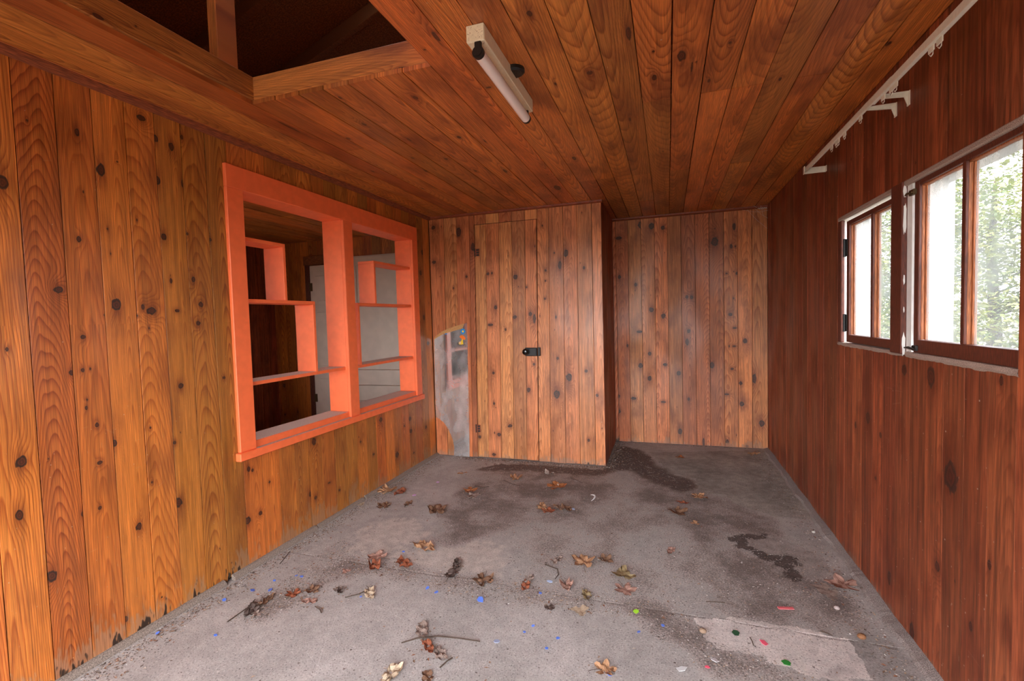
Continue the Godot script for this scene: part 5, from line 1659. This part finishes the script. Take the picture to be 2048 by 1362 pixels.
		g.lathe(Transform3D(Basis(Vector3(0.3, 0, 1).normalized(), 0.7).scaled(Vector3(1.15, 0.8, 0.95)), Vector3.ZERO), [Vector2(0, -rr), Vector2(rr * 0.6, -rr * 0.8), Vector2(rr * 0.95, -rr * 0.25), Vector2(rr * 0.93, rr * 0.35), Vector2(rr * 0.5, rr * 0.85), Vector2(0, rr)], 12)
		var ms := g.mesh()
		ms.surface_set_material(0, mottled("stone_%d" % int(rr * 1e5 + q[3].z * -1000), q[4], 0.8, mats.noise_b, 25.0))
		var o := MeshInstance3D.new()
		o.name = numbered(q[0])
		o.mesh = ms
		o.position = q[3]
		add_child(o)
		tag(o, q[1], q[2])
	crumbs(rng)

func crumbs(rng: RandomNumberGenerator) -> void:
	# uncountable grit, bark crumbs and leaf dust
	var g := Geo.new()
	var top := Vector3(0.1, 0.45, 0.05)
	var base: Array = []
	for q in 5:
		var a := TAU * q / 5.0
		base.append(Vector3(cos(a) * (0.5 if q % 2 == 0 else 0.34), 0.0, sin(a) * 0.42))
	for q in 5:
		g.face(Transform3D.IDENTITY, [top, base[q], base[(q + 1) % 5]], Vector3(0, 0.1, 0))
	g.face(Transform3D.IDENTITY, base, Vector3(0, 0.2, 0))
	var ms := g.mesh()
	var m := flat_mat("crumb", Color(1, 1, 1), 0.95)
	m.vertex_color_use_as_albedo = true
	ms.surface_set_material(0, m)
	var spots: Array = []
	var add := func(x: float, z: float, s: float) -> void:
		if x > 0.028 and x < W - 0.03 and z > -D2 + 0.01 and z < -0.6 and not (x < CW + 0.005 and z < -D1 + 0.006):
			spots.append([Vector3(x, 0.0006, z), s])
	for q in 3000:   # along the left baseboard
		add.call(0.03 + absf(rng.randfn()) * 0.05, -rng.randf_range(1.0, 3.85), rng.randf_range(0.0015, 0.007))
	for q in 900:    # along the right ledge
		add.call(W - 0.06 - absf(rng.randfn()) * 0.06, -rng.randf_range(1.4, 4.6), rng.randf_range(0.002, 0.008))
	for q in 1500:   # at the closet foot
		add.call(rng.randf_range(0.2, CW), -D1 + 0.01 + absf(rng.randfn()) * 0.035, rng.randf_range(0.003, 0.010))
	for q in 700:    # the closet's far corner
		add.call(CW + absf(rng.randfn()) * 0.05, -rng.randf_range(D1 - 0.05, D2), rng.randf_range(0.003, 0.012))
	for q in 260:
		add.call(rng.randf_range(CW, W), -D2 + 0.01 + absf(rng.randfn()) * 0.02, rng.randf_range(0.003, 0.008))
	var lit := PackedVector2Array(floor_polys["litter"])
	var drk := PackedVector2Array(floor_polys["dark"])
	var soil := PackedVector2Array(floor_polys["soil"])
	var n := 0
	while n < 20000:
		var x := rng.randf_range(0.05, W - 0.05)
		var z := -rng.randf_range(0.95, 4.5)
		n += 1
		var p := Vector2(x, z)
		if Geometry2D.is_point_in_polygon(p, lit) or Geometry2D.is_point_in_polygon(p, soil):
			for e in 5:
				add.call(x + rng.randfn() * 0.02, z + rng.randfn() * 0.02, rng.randf_range(0.0015, 0.006))
		elif Geometry2D.is_point_in_polygon(p, drk):
			add.call(x, z, rng.randf_range(0.0015, 0.006))
		elif rng.randf() < 0.08:
			add.call(x, z, rng.randf_range(0.0015, 0.0045))
	# little heaps round the leaves
	for row in leaf_rows:
		for q in 10:
			add.call(row[2] + rng.randfn() * 0.035, row[3] + rng.randfn() * 0.03, rng.randf_range(0.002, 0.007))
	var mm := MultiMesh.new()
	mm.transform_format = MultiMesh.TRANSFORM_3D
	mm.use_colors = true
	mm.mesh = ms
	mm.instance_count = spots.size()
	var tones := [Color(0.08, 0.06, 0.048), Color(0.12, 0.09, 0.07), Color(0.16, 0.12, 0.095), Color(0.24, 0.19, 0.16), Color(0.06, 0.045, 0.038), Color(0.30, 0.20, 0.13), Color(0.5, 0.45, 0.42)]
	for q in spots.size():
		var s: float = spots[q][1]
		var b := Basis(Vector3.UP, rng.randf() * TAU) * Basis.from_scale(Vector3(s * rng.randf_range(0.8, 2.4), s * rng.randf_range(0.4, 0.9), s))
		mm.set_instance_transform(q, Transform3D(b, spots[q][0]))
		mm.set_instance_color(q, tones[rng.randi() % tones.size()])
	var o := MultiMeshInstance3D.new()
	o.name = "floor_grit"
	o.multimesh = mm
	add_child(o)
	tag(o, "dark brown grit strewn over the concrete floor", "grit")
	o.set_meta("kind", "stuff")
	# torn leaf bits
	var bit := Geo.new()
	bit.face(Transform3D.IDENTITY, [Vector3(-0.5, 0.02, 0.05), Vector3(0.1, 0.10, 0.34), Vector3(0.5, 0.03, -0.02)], Vector3(0, -1, 0))
	bit.face(Transform3D.IDENTITY, [Vector3(-0.5, 0.02, 0.05), Vector3(0.5, 0.03, -0.02), Vector3(-0.05, 0.16, -0.38)], Vector3(0, -1, 0))
	var bm := bit.mesh()
	bm.surface_set_material(0, m)
	var at: Array = []
	for q in 900:
		var x := 0.04 + absf(rng.randfn()) * 0.06
		at.append(Vector3(x, 0.002, -rng.randf_range(1.0, 3.8)))
	for q in 420:
		at.append(Vector3(rng.randf_range(0.3, CW), 0.002, -D1 + 0.02 + absf(rng.randfn()) * 0.05))
	for q in 420:
		at.append(Vector3(CW + 0.02 + absf(rng.randfn()) * 0.08, 0.002, -rng.randf_range(D1, D2 - 0.03)))
	for q in 300:
		at.append(Vector3(W - 0.075 - absf(rng.randfn()) * 0.05, 0.002, -rng.randf_range(1.6, 4.5)))
	for q in 9000:
		var pt := Vector2(rng.randf_range(0.1, W - 0.1), -rng.randf_range(1.0, 4.3))
		if Geometry2D.is_point_in_polygon(pt, lit) or rng.randf() < 0.03:
			at.append(Vector3(pt.x, 0.002, pt.y))
	for row in leaf_rows:
		for q in 9:
			at.append(Vector3(row[2] + rng.randfn() * 0.04, 0.002, row[3] + rng.randfn() * 0.035))
	var bb := MultiMesh.new()
	bb.transform_format = MultiMesh.TRANSFORM_3D
	bb.use_colors = true
	bb.mesh = bm
	bb.instance_count = at.size()
	var hues := [Color(0.20, 0.12, 0.075), Color(0.28, 0.17, 0.11), Color(0.12, 0.08, 0.06), Color(0.36, 0.26, 0.19), Color(0.30, 0.25, 0.22), Color(0.24, 0.10, 0.05), Color(0.42, 0.34, 0.28)]
	for q in at.size():
		var s := rng.randf_range(0.004, 0.013)
		var fits: Vector3 = at[q]
		if fits.x < CW + 0.02 and fits.z < -D1 + 0.02:
			fits.z = -D1 + 0.025
		bb.set_instance_transform(q, Transform3D(Basis(Vector3.UP, rng.randf() * TAU) * Basis.from_scale(Vector3(s * rng.randf_range(0.8, 2.0), s, s)), fits))
		bb.set_instance_color(q, hues[rng.randi() % hues.size()])
	var lb := MultiMeshInstance3D.new()
	lb.name = "leaf_crumbs"
	lb.multimesh = bb
	add_child(lb)
	tag(lb, "torn brown leaf crumbs along the walls and litter line", "leaf litter")
	lb.set_meta("kind", "stuff")

# ------------------------------------------------------------------ hatch, attic and roof
func build_attic() -> void:
	var h := structure("trim_5", "rough timber framing round the open ceiling hatch", "hatch frame")
	var j: Material = mats.joist
	var rng := RandomNumberGenerator.new()
	rng.seed = 61
	var along_x := Basis(Vector3(0, 1, 0), Vector3(1, 0, 0), Vector3(0, 0, 1))
	var along_z := Basis(Vector3(0, 1, 0), Vector3(0, 0, -1), Vector3(1, 0, 0))
	timber(h, "header", "ceiling", Transform3D(along_x, Vector3(0, 0, -1.592)), H + 0.017, H + 0.110, 0.40, 1.222, 0.042, 0.40 - H, 1.9)
	timber(h, "joist", "ceiling", Transform3D(along_z, Vector3(0.40, 0, 0)), H + 0.017, H + 0.110, -FRONT, 1.592, 0.040, 0.641 - H, 1.4)
	timber(h, "joist", "ceiling", Transform3D(Basis(Vector3(0, 1, 0), Vector3(0, 0, -1), Vector3(-1, 0, 0)), Vector3(1.222, 0, 0)), H + 0.017, H + 0.110, -FRONT, 1.592, 0.040, 0.997 - H, 1.4)
	timber(h, "post", "ceiling", Transform3D(Basis.IDENTITY, Vector3(0, 0, -1.470)), 0.312, 0.358, H + 0.017, 3.30, 0.09, 0.6, -1.2)
	timber(h, "post", "ceiling", Transform3D(Basis.IDENTITY, Vector3(0, 0, -2.57)), 0.90, 0.94, H + 0.112, 3.20, 0.09, 0.4, -1.2)
	box(h, "brace", j, Vector3(0.05, H + 0.112, -1.70), Vector3(0.09, H + 0.20, 0.5), 0.003)
	for z in [-2.20, -2.75, -3.28, -3.85]:
		box(h, "joist", mats.attic, Vector3(-0.1, H + 0.017, z - 0.02), Vector3(W + 0.1, H + 0.110, z + 0.02), 0.002)
	var r := structure("roof", "dark roof boards and rafters above the open hatch", "roof")
	var ridge := Vector2(0.45, 3.45)
	for side in [Vector2(-2.60, 2.30), Vector2(3.30, 2.20)]:
		var d: Vector2 = side - ridge
		var dirv := Vector3(d.x, d.y, 0).normalized()
		var nv := Vector3(-dirv.y, dirv.x, 0)
		if nv.y < 0.0:
			nv = -nv
		var len := d.length()
		var rows := int(len / 0.19)
		for q in rows:   # sheathing boards along the ridge direction
			var t := Transform3D(Basis(dirv, nv, dirv.cross(nv)), Vector3(ridge.x, ridge.y, 0) + nv * 0.02 * (q % 2) * 0.2)
			var g := Geo.new()
			var za := -D2 - 0.3
			var zb := FRONT + 0.3
			var sgn := 1.0 if dirv.cross(nv).z > 0.0 else -1.0
			g.cbox(t, Vector3(len * q / rows, 0.09, minf(za * sgn, zb * sgn)), Vector3(len * (q + 1) / rows + 0.002, 0.115, maxf(za * sgn, zb * sgn)), 0.002)
			part(r, "roof_board", g, mats.attic)
		var z := -4.6
		while z < FRONT:
			var t := Transform3D(Basis(dirv, nv, dirv.cross(nv)), Vector3(ridge.x, ridge.y, z))
			var g := Geo.new()
			g.cbox(t, Vector3(0, 0, -0.02), Vector3(len, 0.089, 0.02), 0.002)
			part(r, "rafter", g, mats.joist)
			z += 0.56
	box(r, "gable", mats.attic, Vector3(-2.6, H + 0.02, -D2 - 0.28), Vector3(3.3, 3.5, -D2 - 0.20), 0.0)
	box(r, "gable", mats.attic, Vector3(-2.6, 1.88, FRONT), Vector3(3.3, 3.5, FRONT + 0.08), 0.0)
	box(r, "eave_board", mats.attic, Vector3(-2.62, H - 0.02, -D2 - 0.3), Vector3(-2.42, 2.42, FRONT + 0.08), 0.0)
	box(r, "eave_board", mats.attic, Vector3(W + 0.02, H + 0.001, -D2 - 0.3), Vector3(3.2, 2.36, FRONT + 0.08), 0.0)
	box(r, "end_board", mats.attic, Vector3(-2.6, H + 0.001, -D2 - 0.3), Vector3(W + 0.2, 2.40, -D2 + 0.0), 0.0)

# ------------------------------------------------------------------ outdoors, seen through the windows
func build_outdoors() -> void:
	var gr := structure("ground", "leaf-strewn ground outside the building", "ground")
	box(gr, "soil", mats.earth, Vector3(-40, -0.45, -50), Vector3(50, -0.16, 40), 0.0)
	var rng := RandomNumberGenerator.new()
	rng.seed = 808
	var leaf := Geo.new()
	leaf.face(Transform3D.IDENTITY, [Vector3(-0.5, 0, 0), Vector3(0, 0.06, 0.24), Vector3(0.5, -0.05, 0)], Vector3(0, -1, 0))
	leaf.face(Transform3D.IDENTITY, [Vector3(-0.5, 0, 0), Vector3(0.5, -0.05, 0), Vector3(0, 0.06, -0.24)], Vector3(0, -1, 0))
	var lm := leaf.mesh()
	var m := flat_mat("foliage", Color(1, 1, 1), 0.6)
	m.vertex_color_use_as_albedo = true
	m.backlight_enabled = true
	m.backlight = Color(0.75, 0.75, 0.55)
	lm.surface_set_material(0, m)
	var spots := [
		[Vector3(4.9, -0.16, -7.2), 3.0, "leafy pale green bush-like tree closest to the farther window"],
		[Vector3(5.4, -0.16, -10.2), 3.6, "slender leafy tree behind the closest one, beyond the farther window"],
		[Vector3(6.4, -0.16, -8.6), 3.3, "yellow-green leafy tree outside the nearer window"],
		[Vector3(7.2, -0.16, -12.0), 4.6, "tall pale green tree behind the yellow-green one"],
		[Vector3(8.4, -0.16, -9.6), 3.0, "low spreading green tree at the right of the nearer window"],
		[Vector3(9.6, -0.16, -13.5), 5.6, "tall hazy tree at the picture's right edge"],
		[Vector3(6.0, -0.16, -14.5), 5.0, "tall tree in the middle distance beyond both windows"],
		[Vector3(8.2, -0.16, -17.5), 6.2, "tallest tree standing farthest beyond the windows"]]
	for s in spots:
		var at: Vector3 = s[0]
		var hh: float = s[1]
		var tr := thing("tree", s[2], "tree", "trees outside the windows", at)
		var tg := Geo.new()
		tg.tube([Vector3(0, -0.1, 0), Vector3(0.05, hh * 0.3, 0.04), Vector3(-0.04, hh * 0.65, 0.1), Vector3(0.02, hh * 0.95, 0.05)], [0.10, 0.08, 0.05, 0.02], 8)
		part(tr, "trunk", tg, mats.bark)
		var mm := MultiMesh.new()
		mm.transform_format = MultiMesh.TRANSFORM_3D
		mm.use_colors = true
		mm.mesh = lm
		var xf: Array = []
		var cols: Array = []
		for b in 60:
			var y0 := hh * rng.randf_range(0.10, 0.92)
			var an := rng.randf() * TAU
			var ln := rng.randf_range(0.5, 1.35) * (1.25 - 0.5 * y0 / hh)
			var a := Vector3(0, y0, 0.05)
			var e := a + Vector3(cos(an) * ln, rng.randf_range(0.05, 0.5), sin(an) * ln)
			var bg := Geo.new()
			bg.tube([a, (a + e) * 0.5 + Vector3(0, 0.06, 0), e], [0.016, 0.010, 0.004], 5)
			if b < 24:
				part(tr, "branch", bg, mats.bark)
			var tint := rng.randf()
			for q in 125:
				var f := rng.randf_range(0.25, 1.1)
				var p := a.lerp(e, f) + Vector3(rng.randfn(), rng.randfn() * 0.6, rng.randfn()) * 0.17
				var sz := rng.randf_range(0.045, 0.105)
				var bs := Basis.from_euler(Vector3(rng.randf_range(-0.7, 0.7), rng.randf() * TAU, rng.randf_range(-0.7, 0.7))).scaled(Vector3.ONE * sz)
				xf.append(Transform3D(bs, p))
				cols.append(Color(0.07, 0.11, 0.028).lerp(Color(0.16, 0.165, 0.04), clampf(tint + rng.randf_range(-0.3, 0.3), 0.0, 1.0)) * rng.randf_range(0.7, 1.25))
		mm.instance_count = xf.size()
		for q in xf.size():
			mm.set_instance_transform(q, xf[q])
			mm.set_instance_color(q, cols[q])
		var o := MultiMeshInstance3D.new()
		o.name = "foliage"
		o.multimesh = mm
		o.set_meta("kind", "stuff")
		tr.add_child(o, true)

func build_camera_and_sky() -> void:
	var cam := Camera3D.new()
	cam.name = "camera"
	cam.fov = rad_to_deg(2.0 * atan(681.0 / 948.93))
	cam.near = 0.05
	cam.far = 200.0
	cam.transform = Transform3D(Basis(Vector3(0.94983318, -0.02816325, -0.31148638), Vector3(0.01238097, 0.9985426, -0.0525299), Vector3(0.31251183, 0.04603814, 0.94879758)), Vector3(2.0255, 1.2278, 0.0))
	cam.current = true
	add_child(cam)
	var sm := ProceduralSkyMaterial.new()
	sm.sky_top_color = Color(0.89, 0.91, 0.94)
	sm.sky_horizon_color = Color(0.93, 0.94, 0.95)
	sm.ground_horizon_color = Color(0.55, 0.54, 0.52)
	sm.ground_bottom_color = Color(0.40, 0.39, 0.37)
	sm.sun_angle_max = 0.0
	var sky := Sky.new()
	sky.sky_material = sm
	var env := Environment.new()
	env.background_mode = Environment.BG_SKY
	env.sky = sky
	env.background_energy_multiplier = 1.0
	env.tonemap_mode = Environment.TONE_MAPPER_LINEAR
	env.tonemap_exposure = 19.5
	env.sdfgi_enabled = true
	env.ssao_enabled = true
	env.ssil_enabled = true
	# high sun over the left side of the house: it lights the ground before the open end and the trees, not the room itself
	var sun := DirectionalLight3D.new()
	sun.name = "sun"
	sun.look_at_from_position(Vector3.ZERO, -Vector3(-0.50, 0.84, 0.12), Vector3(0, 0, 1))
	sun.light_color = Color(1.0, 0.96, 0.90)
	sun.light_energy = 0.5
	sun.light_angular_distance = 2.0
	sun.shadow_enabled = true
	sun.sky_mode = DirectionalLight3D.SKY_MODE_LIGHT_ONLY
	add_child(sun)
	var we := WorldEnvironment.new()
	we.name = "world"
	we.environment = env
	add_child(we)

func _ready() -> void:
	build_camera_and_sky()
	make_materials()
	build_shell()
	build_floor()
	build_trims()
	build_pass_through()
	build_other_room()
	build_windows()
	build_attic()
	build_outdoors()
	build_lamp()
	build_rail()
	build_mirror()
	build_cobweb()
	build_litter()
